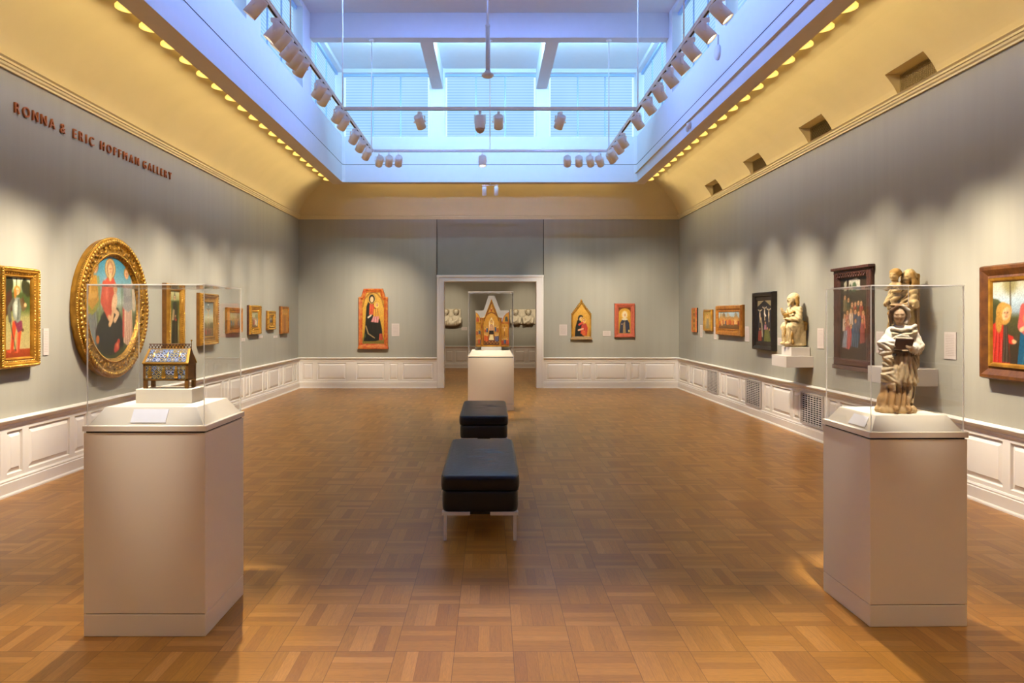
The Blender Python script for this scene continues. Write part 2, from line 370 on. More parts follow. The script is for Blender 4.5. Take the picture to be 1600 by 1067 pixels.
for a, b in cv:
    covseg(cur, a, lowp); mb.quad((XV, a, ZV), (XR - dv, a, ZV), (XR - dv, b, ZV), (XV, b, ZV))
    for yy in (a, b): mb.add([(XV, yy, ZC0), (XV, yy, ZV)] + [(XR - d, yy, z) for d, z in reversed(lowp)], [tuple(range(9))])
    mb.quad((XV, a, ZC0), (XR, a, ZC0), (XR, b, ZC0), (XV, b, ZC0)); cur = b
covseg(cur, YB, lowp, True); covseg(Y0, YB, highp, True)
struct(mb.build('ceiling_cove_right', M['plaster'], smooth=False), 'cream concave cove above the right wall with four vent recesses', 'ceiling')

def grille(name, label, cat, loc, rz, w, h, nh, nvb, mat, bar=.45, frame=.02, group=None):
    t = thing(name, label, cat, loc, rz, group)
    MB().box(-w / 2, w / 2, -.004, 0, 0, h).build('backing', M['dark'], t)
    mb = MB()
    for i in range(nh):
        z = frame + (h - 2 * frame) * (i + .5) / nh; hh = (h - 2 * frame) / nh * bar / 2
        mb.quad((-w / 2, -.02, z - hh), (w / 2, -.02, z - hh), (w / 2, -.012, z + hh), (-w / 2, -.012, z + hh))
        mb.quad((-w / 2, -.02, z - hh), (w / 2, -.02, z - hh), (w / 2, -.006, z - hh - .004), (-w / 2, -.006, z - hh - .004))
    mb.build('slats', mat, t)
    mb = MB()
    for i in range(nvb):
        x = -w / 2 + w * (i + .5) / nvb; mb.box(x - .0025, x + .0025, -.02, -.008, 0, h)
    if nvb: mb.build('bars', mat, t)
    mb = MB()
    for z0, z1 in ((0, frame), (h - frame, h)): mb.box(-w / 2, w / 2, -.024, 0, z0, z1)
    for x0, x1 in ((-w / 2, -w / 2 + frame), (w / 2 - frame, w / 2)): mb.box(x0, x1, -.024, 0, frame, h - frame)
    mb.build('frame', mat, t); return t
names = ['nearest', 'second nearest', 'third from the near end', 'farthest']
for i, (a, b) in enumerate(cv[2:6]):
    grille('vent_grille', 'tan air grille recessed in the right cove, %s of the four' % names[i], 'vent', (XV - .003, (a + b) / 2, ZC0 + .008), -PI / 2, b - a - .004, ZV - ZC0 - .012, 11, 22 if i < 1 else 0, M['grilletan'], .24, .008, 'air grilles in the right cove')
wn = [(3, 'nearest vent, beside the statue pedestal'), (4, 'middle vent'), (5, 'farthest vent, below the wide gold-framed painting')]
for i, lab in wn:
    a, b = rv[i]
    grille('vent_grille', 'white slatted register in the right wainscot, ' + lab, 'vent', (XR - .023, (a + b) / 2, .16), -PI / 2, b - a, .43, 14, 8, M['grille'], .34, .018, 'registers in the right wainscot')

# soffit strip and fascia of the light well
D0, D1 = 1.0, 1.25; ZS = 4.45
xl, xr, yb = XL + D1, 3.08, YB - D1; xlo, xro, ybo = XL + D0, XR - D0, YB - D0; YN = -1.6
mb = MB()
mb.box(xlo, xl - .004, YN - .25, ybo, ZS, ZS + .015); mb.box(xr + .004, xro, YN - .25, ybo, ZS, ZS + .015); mb.box(xl - .004, xr + .004, yb + .004, ybo, ZS, ZS + .015); mb.box(xl, xr, YN - .25, YN, ZS, ZS + .04)
mb.box(XL, XR, Y0, YN - .25, ZS, ZS + .1)
struct(mb.build('trim_15', M['soffit']), 'flat tan soffit strip around the skylight well', 'trim')
ZF = 5.408; ZH = 6.76; ZCE = 6.85
mb = MB(); T = .3; ch = .06
ring = [(xl, YN), (xl, yb - ch), (xl + ch, yb), (xr - ch, yb), (xr, yb - ch), (xr, YN)]
for a, b in zip(ring, ring[1:] + ring[:1]): mb.quad((*a, ZS), (*b, ZS), (*b, ZF), (*a, ZF))
mb.box(xl - T, xl - .004, YN, yb, ZF - .03, ZF - .001); mb.box(xr + .004, xr + T, YN, yb, ZF - .03, ZF - .001); mb.box(xl - T, xr + T, yb + .004, yb + T, ZF - .03, ZF - .001)
mb.add([(xl, yb - ch, ZF), (xl + ch, yb, ZF), (xl, yb, ZF)], [(0, 1, 2)]); mb.add([(xr, yb - ch, ZF), (xr - ch, yb, ZF), (xr, yb, ZF)], [(0, 1, 2)])
struct(mb.build('ceiling_well', M['lantern']), 'pale painted fascia lining the skylight well', 'ceiling')
mb = MB(); zl = 4.82
ring2 = [(xl + .002, YN), (xl + .002, yb - ch), (xl + ch, yb - .002), (xr - ch, yb - .002), (xr - .002, yb - ch), (xr - .002, YN)]
for a, b in zip(ring2, ring2[1:]): mb.quad((*a, zl - .006), (*b, zl - .006), (*b, zl + .006), (*a, zl + .006))
struct(mb.build('trim_16', M['joint']), 'thin dark line running round the skylight fascia', 'trim')

# lantern: piers, head, ceiling, beams, windows with blinds
struct(MB().box(xl - .4, xr + .4, YN - .2, yb + .4, ZCE, ZCE + .1).build('ceiling', M['lantern']), 'flat pale ceiling of the skylight lantern', 'ceiling')
piers = [(12.42, 13.02), (9.55, 10.15), (6.7, 7.3), (3.85, 4.45), (1.0, 1.6)]
mb = MB()
for a, b in piers:
    mb.box(xl - .3, xl, a, b, ZF, ZCE - .002); mb.box(xr, xr + .3, a + .25, b + .1, ZF, ZCE - .002)
bw = [((535 - VX) * yb / F, (671 - VX) * yb / F), ((695 - VX) * yb / F, (838 - VX) * yb / F), ((858 - VX) * yb / F, (993 - VX) * yb / F)]
for a, b in ((bw[0][1], bw[1][0]), (bw[1][1], bw[2][0])): mb.box(a, b, yb, yb + .3, ZF, ZCE - .002)
mb.box(xl - .29, xl - .006, YN, yb, ZH, ZCE - .004); mb.box(xr + .006, xr + .29, YN, yb, ZH, ZCE - .004); mb.box(xl - .29, xr + .29, yb + .006, yb + .29, ZH, ZCE - .004)
mb.box(xl - .3, xr + .3, YN - .3, YN, ZS, ZCE)
mb.box(xl - .3, xl - .002, yb + .002, yb + .3, ZF, ZCE - .003); mb.box(xr + .002, xr + .3, yb + .002, yb + .3, ZF, ZCE - .003)
mb.box(xl - .36, xl - .3, YN, yb + .36, ZF - .3, ZCE + .1); mb.box(xr + .3, xr + .36, YN, yb + .36, ZF - .3, ZCE + .1); mb.box(xl - .36, xr + .36, yb + .3, yb + .36, ZF - .3, ZCE + .1)
struct(mb.build('wall_lantern', M['lantern']), 'pale piers between the clerestory windows', 'wall')
ZBM = 6.42
mb = MB(); mb.box(xl + .002, xr - .002, 12.9, 13.13, ZBM, ZCE); mb.box(-1.23, -1.0, 13.13, yb, ZBM, ZCE); mb.box(.97, 1.2, 13.13, yb, ZBM, ZCE)
for yy in (4.2,): mb.box(xl, xr, yy, yy + .23, ZBM, ZCE)
struct(mb.build('ceiling_beam', M['lantern']), 'pale beams crossing the lantern ceiling', 'beam')
wno = [0]
def window(c, rz, w, lab, bright=False):
    wno[0] += 1; h = ZH - ZF
    t = bpy.data.objects.new('window_%d' % wno[0], None); COL.objects.link(t); t.location = c; t.rotation_euler = (0, 0, rz)
    struct(t, lab, 'window')
    MB().quad((-w / 2, .2, 0), (w / 2, .2, 0), (w / 2, .2, h), (-w / 2, .2, h)).build('pane', M['gap'], t)
    g = .035; mb = MB(); n = int(h / .052)
    for i in range(3):
        x0 = -w / 2 + g + (w - 2 * g) * i / 3 + .008; x1 = -w / 2 + g + (w - 2 * g) * (i + 1) / 3 - .008
        mb.quad((x0, .15, .015), (x1, .15, .015), (x1, .15, h - .01), (x0, .15, h - .01))
    mb.build('blind', M['blind2' if bright else 'blind'], t)
    mb = MB()
    for i in range(1, 3):
        x = -w / 2 + g + (w - 2 * g) * i / 3; mb.box(x - .014, x + .014, .13, .16, 0, h)
    mb.build('mullion', M['slat'], t)
    MB().box(-w / 2, w / 2, .1, .17, h - .05, h).build('head_rail', M['slat'], t)
for i, (a, b) in enumerate(bw): window(((a + b) / 2, yb, ZF), 0, b - a, ['left', 'middle', 'right'][i] + ' clerestory window in the end of the lantern, blind drawn')
edges = [yb] + [e for p in piers for e in (p[1], p[0])] + [YN]
for i in range(0, len(edges), 2):
    b, a = edges[i], edges[i + 1]
    window((xl, (a + b) / 2, ZF), PI / 2, b - a, ORD[i // 2] + ' clerestory window from the far end on the left side, blind drawn', i >= 6)
edges = [yb] + [e for p in piers for e in (p[1] + .1, p[0] + .25)] + [YN]
for i in range(0, len(edges), 2):
    b, a = edges[i], edges[i + 1]
    window((xr, (a + b) / 2, ZF), -PI / 2, b - a, ORD[i // 2] + ' clerestory window from the far end on the right side, blind drawn', i >= 6)

# cove lamps behind the soffit strip: glowing domes shaped as their scallops of light
lm = MB().lathe([(.012, .02), (.06, .018), (.1, .008), (.12, -.012), (.12, -.03), (.08, -.034)], n=20)
first = None
for side, xs in (('left', xlo - .0), ('right', xro + .0)):
    ys = []; y = 7.33 * S * (3.36 / 3.33) - .02
    while y < ybo - .1: ys.append(y); y += .51 * S
    for i, y in enumerate(reversed(ys)):
        if first is None: o = first = lm.build('cove_lamp', M['lampdome'], smooth=True)
        else: o = first.copy(); COL.objects.link(o)
        o.location = (xs, y, ZS + .052)
        tag(o, 'glowing yellow lamp edge behind %s soffit, %s from far end' % (side, ORD[i]), 'lamp', 'lamps along the %s soffit' % side)

# ------------------------------------------------------------------ tracks and spotlights
XT, ZT, YTF, YTN = 2.06, 4.51, 13.08, 10.45
def track(name, label, p, q, rods):
    t = thing(name, label, 'light track', p); p = Vector(p); q = Vector(q); d = q - p
    mb = MB(); w = .02
    if abs(d.y) > abs(d.x): mb.box(-w, w, 0, d.y, -.018, .018); mb.box(-w * .45, w * .45, 0, d.y, -.022, -.017, 1); mb.box(-w - .004, w + .004, 0, d.y, .012, .022)
    else: mb.box(0, d.x, -w, w, -.018, .018); mb.box(0, d.x, -w * .45, w * .45, -.022, -.017, 1); mb.box(0, d.x, -w - .004, w + .004, .012, .022)
    mb.build('rail', [M['can'], M['joint']], t)
    for x, y, zt in rods:
        mb = MB().tube((x - p.x, y - p.y, .02), (x - p.x, y - p.y, zt - p.z), .008, n=8); mb.lathe([(.045, zt - p.z - .03), (.05, zt - p.z - .003)], (x - p.x, y - p.y, 0), n=12)
        mb.build('suspension_rod', M['can'], t, smooth=True)
track('lighting_track', 'white light track running along the left side of the skylight well', (-XT, 1.0, ZT), (-XT, YTF, ZT), [(-XT, 13.0, ZBM), (-XT, YTN, ZCE), (-XT, 7.72, ZCE)])
track('lighting_track', 'white light track running along the right side of the skylight well', (XT, 1.0, ZT), (XT, YTF, ZT), [(XT, 13.0, ZBM), (XT, YTN, ZCE), (XT, 7.97, ZCE)])
track('lighting_track', 'nearer white light track crossing the skylight well', (-XT + .025, YTN, ZT), (XT - .025, YTN, ZT), [])
track('lighting_track', 'farther white light track crossing the skylight well', (-XT + .025, YTF, ZT), (XT - .025, YTF, ZT), [(-.005, YTF - .06, ZBM)])

R_, L_ = .064, .19
canm = MB().lathe([(R_ * .55, -L_ * .5), (R_ * .92, -L_ * .48), (R_, -L_ * .4), (R_, L_ * .5), (R_ - .006, L_ * .5), (R_ - .008, L_ * .36), (R_ * .6, L_ * .3)], n=20)
lensm = MB().lathe([(R_ * .88, L_ * .37), (R_ * .5, L_ * .385), (.004, L_ * .39)], n=20)
def yokemb():
    mb = MB()
    mb.box(-R_ - .012, R_ + .012, -.012, .012, .075, .08)
    for s in (-1, 1): mb.box(s * (R_ + .006), s * (R_ + .012), -.012, .012, -.012, .08); mb.lathe([(.012, 0), (.012, .012)], (s * (R_ + .012) - (.012 if s < 0 else 0), 0, 0), 'x', 10)
    return mb
adm = MB().box(-.018, .018, -.04, .04, .1, .135).tube((0, 0, .078), (0, 0, .1), .011)
proto = {}
def make_can(label, loc, target, group, n=[0]):
    """root at track underside; pivot .135 below; the can aims at the target."""
    t = thing('track_spotlight', label, 'spotlight', (loc[0], loc[1], loc[2] - .158), 0, group)
    piv = Vector(t.location); d = (Vector(target) - piv); dn = d.normalized()
    yaw = math.atan2(d.y, d.x) - PI / 2
    t.rotation_euler = (0, 0, yaw)
    pitch = math.atan2(-dn.z, math.hypot(dn.x, dn.y))
    if not proto:
        proto['can'] = canm.build('can', M['can'], t, smooth=True); proto['lens'] = lensm.build('lens', M['lens'], proto['can'], smooth=True)
        proto['yoke'] = yokemb().build('yoke', M['can'], t); proto['ad'] = adm.build('track_adapter', M['can'], t)
        c = proto['can']
    else:
        c = proto['can'].copy(); COL.objects.link(c); c.parent = t
        l = proto['lens'].copy(); COL.objects.link(l); l.parent = c
        for kk in ('yoke', 'ad'):
            o = proto[kk].copy(); COL.objects.link(o); o.parent = t
    c.rotation_euler = (-(PI / 2 + pitch), 0, 0)      # local +Z of the can turned to the aim, then pitched
    return piv, dn
NL = [0]
def spot(pos, target, watts, ang=34, blend=.9, col=(1, .865, .69), size=.05):
    l = bpy.data.lights.new('spotlight_beam', 'SPOT'); l.energy = watts * GL; l.spot_size = math.radians(ang); l.spot_blend = blend; l.color = col; l.shadow_soft_size = size
    o = bpy.data.objects.new('spotlight_beam', l); COL.objects.link(o); o.location = pos
    o.rotation_euler = (Vector(target) - Vector(pos)).to_track_quat('-Z', 'Y').to_euler(); return o
def fixture(label, loc, target, watts, group, **kw):
    piv, dn = make_can(label, loc, target, group)
    if watts: spot(piv + dn * (L_ * .52), target, watts, **kw)
yl = lambda px: XT * F / abs(px - VX)
TZ = ZT - .022
W = 275
neut = (1, .88, .74)
lpx = [400, 430, 440, 452.6, 462, 471, 499, 507, 528.5, 537, 554, 564, 573.5]
ltg = [(-4.3, 6.6, 1.75), (-4.3, 6.9, 1.7), (-4.3, 7.3, 1.7), (-4.3, 8.2, 1.85), (-4.3, 8.9, 1.8), (-4.3, 9.9, 1.75), (-4.3, 10.3, 1.7), (-4.3, 11.4, 1.7), (-4.3, 11.7, 1.6), (-4.3, 12.65, 1.65), (-4.3, 13.75, 1.65), (-4.3, 14.8, 1.65), (-4.3, 15.8, 1.65)]
for i, (px, tg) in enumerate(zip(lpx, ltg)):
    fixture('white can spotlight on left light track, %s from far end' % ORD[len(lpx) - 1 - i], (-XT, yl(px), TZ), tg, W * (.75 if i in (2, 7, 4) else 1.0) * (.8 if tg[0] > -3 else 1), 'spotlights on the left track', **({'ang': 22, 'col': neut} if tg[0] > -3 else {}))
rpx = [1126, 1102, 1080, 1063, 1047, 1030, 1014, 996, 973, 966, 957, 954.5]
rtg = [(4.25, 6.1, 1.7), (4.25, 6.5, 1.75), (4.1, 7.35, 1.8), (4.25, 8.2, 1.9), (4.25, 8.9, 1.7), (4.1, 10.1, 1.7), (4.25, 10.5, 1.7), (4.25, 11.6, 1.7), (4.25, 13.0, 1.65), (4.25, 13.6, 1.65), (4.25, 14.6, 1.65), (4.25, 15.6, 1.65)]
for i, (px, tg) in enumerate(zip(rpx, rtg)):
    fixture('white can spotlight on right light track, %s from far end' % ORD[len(rpx) - 1 - i], (XT, yl(px), TZ), tg, W * (.75 if i in (3, 6, 8) else 1.0) * (.8 if tg[0] < 3 else 1), 'spotlights on the right track', **({'ang': 20, 'col': neut} if tg[0] < 3 else {}))
for i, (px, tg) in enumerate(((593, (-3.3, YB, 1.9)), (608, (-2.65, YB, 1.8)), (623, (-2.3, YB, 1.6)))):
    fixture('white can spotlight on the far cross track, left group, %s from left' % ORD[i], ((px - VX) * YTF / F, YTF, TZ), tg, W * .72, 'spotlights on the far cross track')
for i, (px, tg) in enumerate(((886.5, (1.7, YB, 1.9)), (904.5, (2.1, YB, 1.75)), (922, (3.0, YB, 1.75)), (937, (3.7, YB, 1.9)))):
    fixture('white can spotlight on the far cross track, right group, %s from left' % ORD[i], ((px - VX) * YTF / F, YTF, TZ), tg, W * .7, 'spotlights on the far cross track')
fixture('single lit can spotlight at the middle of the far cross track', ((754 - VX) * YTF / F, YTF, TZ), (-.1, 12.6, 1.1), 190, None, ang=26)
fixture('white can spotlight on the near cross track, left of centre and tilted', ((656 - VX) * YTN / F, YTN, TZ), (-.1, 13.2, 1.5), 180, None, ang=22)
fixture('white can spotlight on the near cross track, tilted, right of the stubby domed one', ((779 - VX) * YTN / F, YTN, TZ), (.1, 13.2, 1.3), 180, None, ang=22)
fixture('white can spotlight on the near cross track, nearest its right end', ((875 - VX) * YTN / F, YTN, TZ), (-.1, 12.9, 1.1), 140, None, ang=22)
# domed camera-like can, third on the near cross track
t = thing('ceiling_camera', 'white cylinder with domed tan tip on the near cross track', 'camera', ((750 - VX) * YTN / F, YTN, TZ - .19))
MB().lathe([(.03, .115), (.07, .11), (.072, .1), (.072, -.06), (.068, -.065)], n=20).build('housing', M['can'], t, smooth=True)
MB().lathe([(.066, -.064), (.06, -.09), (.04, -.115), (.01, -.13)], n=20).build('dome', pbr('tan_dome', '#b08a68', .3), t, smooth=True)
mb = MB().tube((0, 0, .11), (0, 0, .155), .012).box(-.02, .02, -.04, .04, .155, .19)
for s in (-1, 1): mb.box(s * .075, s * .082, -.01, .01, 0, .13)
mb.box(-.082, .082, -.01, .01, .125, .13); mb.build('bracket', M['can'], t)
# twin spots below the far edge
t = thing('twin_spotlight', 'pair of small lit white spots on a bar below the skylight', 'spotlight', (0, ybo - .12, ZS))
MB().box(-.17, .17, -.012, .012, -.05, -.035).tube((0, 0, -.04), (0, 0, 0), .012).build('bar', M['can'], t)
for s in (-1, 1):
    c = MB().lathe([(.035, .09), (.045, .085), (.048, .05), (.048, -.1), (.042, -.1), (.04, -.085)], n=16).build('can', M['can'], t, smooth=True)
    c.location = (s * .125, -.01, -.16); c.rotation_euler = (.28, 0, 0)
    MB().lathe([(.042, -.094), (.004, -.09)], n=16).build('lens', M['lens'], c)
    MB().tube((0, 0, .085), (0, -.01, .13), .008).build('stem', M['can'], c)
spot((-.12, ybo - .2, ZS - .28), (-.4, 13.2, .9), 120, ang=40); spot((.12, ybo - .2, ZS - .28), (.5, 13.2, .7), 120, ang=40)
# ceiling pole with sensor, wall devices
t = thing('ceiling_pole', 'white pole hanging from the lantern ceiling with a flared round sensor', 'ceiling sensor', ((762 - VX) * 9.2 / F, 9.2, ZCE))
zz = 1.6 + (496 - 118) * 9.2 / F - ZCE
MB().tube((0, 0, 0), (0, 0, zz + .6), .017).tube((0, 0, zz + .62), (0, 0, zz + .05), .026).lathe([(.03, zz + .6), (.03, zz + .62)]).build('pole', M['device'], t, smooth=True)
MB().lathe([(.026, zz + .06), (.04, zz + .04), (.075, zz + .015), (.078, zz), (.06, zz - .02), (.03, zz - .03)], n=24).build('sensor_head', M['device'], t, smooth=True)
yd = 3.08 * F / 357; zd = 1.6 + 414 * yd / F
t = thing('wall_speaker', 'white oval device with conduit on right skylight fascia', 'device', (xr, yd, zd))
MB().lathe([(.1, 0), (.1, -.02), (.085, -.04), (.03, -.045)], (0, 0, 0), 'x', 24).build('disc', M['device'], t, smooth=True)
MB().box(-.02, 0, -.012, .012, .1, ZF - zd).build('conduit', M['device'], t)
yd = 3.08 * F / 313
o = MB().lathe([(.05, 0), (.05, -.03), (.035, -.06), (.01, -.065)], (0, 0, 0), 'x', 18).ell((-.05, 0, -.05), .03, .03, .05).build('motion_sensor', M['device'], None, smooth=True); o.location = (xr, yd, 1.6 + 300 * yd / F); tag(o, 'small white sensor low on right skylight fascia', 'sensor')

# ------------------------------------------------------------------ lettering
def letters():
    t = thing('wall_lettering', 'copper capital letters naming the gallery high on left wall', 'lettering', (XL, 6.84, 3.475), PI / 2)
    words = [('RONNA', 24, 86.5), ('&', 95.5, 104), ('ERIC', 115.4, 147.5), ('HOFFMAN', 158, 217.7), ('GALLERY', 224.5, 268.5)]
    dg = None
    for w, a, b in words:
        ya, yb_ = 4.34 * F / (VX - a), 4.34 * F / (VX - b)
        glyphs = []
        for ch_ in w:
            cu = bpy.data.curves.new('letter', 'FONT'); cu.body = ch_; cu.size = .138; cu.extrude = .009; cu.align_x = 'LEFT'; cu.resolution_u = 4
            o = bpy.data.objects.new('letter', cu); COL.objects.link(o)
            bpy.context.view_layer.update()
            me = bpy.data.meshes.new_from_object(o.evaluated_get(bpy.context.evaluated_depsgraph_get()))
            bpy.data.objects.remove(o)
            xs = [v.co.x for v in me.vertices]; glyphs.append((ch_, me, min(xs), max(xs) - min(xs)))
        gap = (yb_ - ya - sum(g[3] for g in glyphs)) / max(1, len(w) - 1); pos = ya - 6.84
        for ch_, me, x0, wid in glyphs:
            for v in me.vertices: v.co = Vector(((v.co.x - x0) + pos, -(v.co.z + .009) - .004, v.co.y))
            pos += wid + gap
            me.materials.clear(); me.materials.append(M['copper'])
            lo = bpy.data.objects.new('letter', me); COL.objects.link(lo); lo.parent = t; lo['label'] = 'capital letter %s' % (ch_ if ch_ != '&' else 'ampersand')
letters()

# ------------------------------------------------------------------ painted panels (colour attribute on a fine grid)
def ss(a, b, x):
    t = np.clip((x - a) / (b - a + 1e-9), 0, 1); return t * t * (3 - 2 * t)
class Paint:
    def __init__(s, nx, ny, base='#888888', asp=1.0):
        s.nx, s.ny, s.asp = nx, ny, asp          # asp = width / height; x is scaled so that shapes are measured in heights
        s.X, s.Y = np.meshgrid(np.linspace(0, asp, nx), np.linspace(0, 1, ny)); s.C = np.zeros((ny, nx, 3)); s.C[:] = s.rgb(base); s.e = .9 / ny
    def rgb(s, c): return np.array([int(c.lstrip('#')[i:i+2], 16) / 255 for i in (0, 2, 4)])
    def put(s, a, c): s.C = s.C * (1 - a[..., None]) + s.rgb(c) * a[..., None]; return s
    def grad(s, pts):
        ys = [p[0] for p in pts]; cs = np.array([s.rgb(p[1]) for p in pts])
        for k in range(3): s.C[..., k] = np.interp(s.Y, ys, cs[:, k])
        return s
    def ell(s, x, y, rx, ry, c, rot=0, op=1, soft=1.0):
        a = math.radians(rot); dx, dy = s.X - x, s.Y - y
        u = (dx * math.cos(a) + dy * math.sin(a)) / rx; v = (-dx * math.sin(a) + dy * math.cos(a)) / ry
        d = (np.sqrt(u * u + v * v) - 1) * min(rx, ry); return s.put(op * (1 - ss(-s.e * soft, s.e * soft, d)), c)
    def ring(s, x, y, r, w, c, op=1):
        d = np.abs(np.hypot(s.X - x, s.Y - y) - r) - w; return s.put(op * (1 - ss(-s.e * .6, s.e * .6, d)), c)
    def poly(s, pts, c, op=1):
        ins = np.zeros(s.X.shape, bool); dm = np.full(s.X.shape, 9.0); n = len(pts)
        for i in range(n):
            x0, y0 = pts[i]; x1, y1 = pts[(i + 1) % n]
            cnd = (y0 > s.Y) != (y1 > s.Y); xi = (x1 - x0) * (s.Y - y0) / ((y1 - y0) if y1 != y0 else 1e-9) + x0
            ins ^= cnd & (s.X < xi)
            t = np.clip(((s.X - x0) * (x1 - x0) + (s.Y - y0) * (y1 - y0)) / ((x1 - x0) ** 2 + (y1 - y0) ** 2 + 1e-12), 0, 1)
            dm = np.minimum(dm, np.hypot(s.X - x0 - t * (x1 - x0), s.Y - y0 - t * (y1 - y0)))
        d = np.where(ins, -dm, dm); return s.put(op * (1 - ss(-s.e, s.e, d)), c)
    def line(s, pts, w, c, op=1):
        dm = np.full(s.X.shape, 9.0)
        for (x0, y0), (x1, y1) in zip(pts, pts[1:]):
            t = np.clip(((s.X - x0) * (x1 - x0) + (s.Y - y0) * (y1 - y0)) / ((x1 - x0) ** 2 + (y1 - y0) ** 2 + 1e-12), 0, 1)
            dm = np.minimum(dm, np.hypot(s.X - x0 - t * (x1 - x0), s.Y - y0 - t * (y1 - y0)))
        return s.put(op * (1 - ss(-s.e, s.e, dm - w)), c)
    def head(s, x, y, r, skin='#d8a878', hair='#5a3a1c', halo=None, veil=None, tilt=0):
        if halo: s.ell(x, y + r * .1, r * 1.9, r * 1.9, halo); s.ring(x, y + r * .1, r * 1.85, r * .1, '#8a5a18')
        if veil: s.ell(x, y + r * .1, r * 1.35, r * 1.6, veil, tilt)
        else: s.ell(x, y + r * .25, r * 1.1, r * 1.25, hair, tilt)
        s.ell(x, y - r * .05, r * .75, r * 1.05, skin, tilt)
        s.ell(x + r * .3, y - r * .1, r * .35, r * .7, '#9a6a44', tilt, .45, 2)
        for k in (-1, 1): s.ell(x + k * r * .28, y + r * .12, r * .14, r * .09, '#3a2414', 0, .8)
        s.line([(x, y + r * .1), (x + r * .05, y - r * .25)], r * .05, '#a87448', .6); s.ell(x, y - r * .5, r * .22, r * .07, '#a04a38', 0, .8)
        return s
    def robe(s, pts, c, dark='#201810', light='#ffffff', folds=4, op=.45):
        s.poly(pts, c); xs = [p[0] for p in pts]; ys = [p[1] for p in pts]; x0, x1, y0, y1 = min(xs), max(xs), min(ys), max(ys)
        old = s.C.copy()
        for i in range(folds):
            x = x0 + (x1 - x0) * (i + .7) / (folds + .4); xt = (x0 + x1) / 2 + (x - (x0 + x1) / 2) * .5
            s.line([(xt, y1), ((x + xt) / 2 + .01, (y0 + y1) / 2), (x, y0)], .006, dark, op); s.line([(xt - .014, y1), ((x + xt) / 2 - .006, (y0 + y1) / 2), (x - .018, y0)], .005, light, op * .45)
        ins = np.zeros(s.X.shape, bool); n = len(pts)
        for i in range(n):
            a, b = pts[i], pts[(i + 1) % n]; ins ^= ((a[1] > s.Y) != (b[1] > s.Y)) & (s.X < (b[0] - a[0]) * (s.Y - a[1]) / ((b[1] - a[1]) or 1e-9) + a[0])
        s.C = np.where(ins[..., None], s.C, old); return s
    def noise(s, amp=.05, seed=0):
        r = np.random.RandomState(seed); s.C = np.clip(s.C * (1 + amp * r.randn(s.ny, s.nx, 1)), 0, 1); return s
    def crowd(s, x0, x1, y0, y1, n, seed, cols, r=.03, halo=None):
        R = np.random.RandomState(seed)
        for i in range(n):
            x = x0 + (x1 - x0) * (i + .5) / n + R.uniform(-.01, .01); y = R.uniform(y0, y1); c = cols[R.randint(len(cols))]
            s.robe([(x - r * 1.5, y - r * 7), (x - r * 1.3, y - r), (x, y - r * .6), (x + r * 1.3, y - r), (x + r * 1.7, y - r * 7)], c, folds=1, op=.3); s.head(x, y, r, halo=halo)
        return s
def inside(pts, x, z):
    r = False; n = len(pts)
    for i in range(n):
        a, b = pts[i], pts[(i + 1) % n]
        if (a[1] > z) != (b[1] > z) and x < (b[0] - a[0]) * (z - a[1]) / (b[1] - a[1]) + a[0]: r = not r
    return r
def canvas(name, P, x0, x1, z0, z1, y, parent, outline=None, mat=None, fn=None):
    vs = []; lc = np.where(P.C <= .04045, P.C / 12.92, ((P.C + .055) / 1.055) ** 2.4)
    for j in range(P.ny):
        for i in range(P.nx):
            x = x0 + (x1 - x0) * i / (P.nx - 1); z = z0 + (z1 - z0) * j / (P.ny - 1); vs.append(fn(x, z) if fn else (x, y, z))
    fs = []
    for j in range(P.ny - 1):
        for i in range(P.nx - 1):
            if outline:
                if not inside(outline, x0 + (x1 - x0) * (i + .5) / (P.nx - 1), z0 + (z1 - z0) * (j + .5) / (P.ny - 1)): continue
            a = j * P.nx + i; fs.append((a, a + 1, a + P.nx + 1, a + P.nx))
    me = bpy.data.meshes.new(name); me.from_pydata(vs, [], fs); me.materials.append(mat or M['paint'])
    ca = me.color_attributes.new('Col', 'FLOAT_COLOR', 'POINT')
    ca.data.foreach_set('color', np.concatenate([lc.reshape(-1, 3), np.ones((P.nx * P.ny, 1))], 1).astype(np.float32).ravel())
    o = bpy.data.objects.new(name, me); COL.objects.link(o); o.parent = parent; return o

def inset(pts, d):
    """offset a counter-clockwise polygon inwards"""
    n = len(pts); out = []
    for i in range(n):
        p0, p1, p2 = Vector(pts[i - 1]), Vector(pts[i]), Vector(pts[(i + 1) % n])
        a = (p1 - p0).normalized(); b = (p2 - p1).normalized(); na = Vector((-a.y, a.x)); nb = Vector((-b.y, b.x))
        m = (na + nb); m = m / max(.25, m.dot(na)); out.append((p1.x + m.x * d, p1.y + m.y * d))
    return out
def rect(w, h): return [(-w / 2, -h / 2), (w / 2, -h / 2), (w / 2, h / 2), (-w / 2, h / 2)]
def ringmesh(mb, out, prof, mi=0):
    mb.loft([[(x, -d, z) for x, z in (inset(out, i) if i else out)] for i, d in prof], mi, False, False); return mb
def along(pts, step):
    res = []
    for i in range(len(pts)):
        a, b = Vector(pts[i]), Vector(pts[(i + 1) % len(pts)]); n = max(1, round((b - a).length / step))
        for k in range(n): res.append((*a.lerp(b, (k + .5) / n), math.atan2((b - a).y, (b - a).x)))
    return res
def beads(mb, pts, step, y, r, ry=None):
    for x, z, a in along(pts, step): mb.ell((x, -y, z), r, (ry or r), r, n=6, m=4)
    return mb
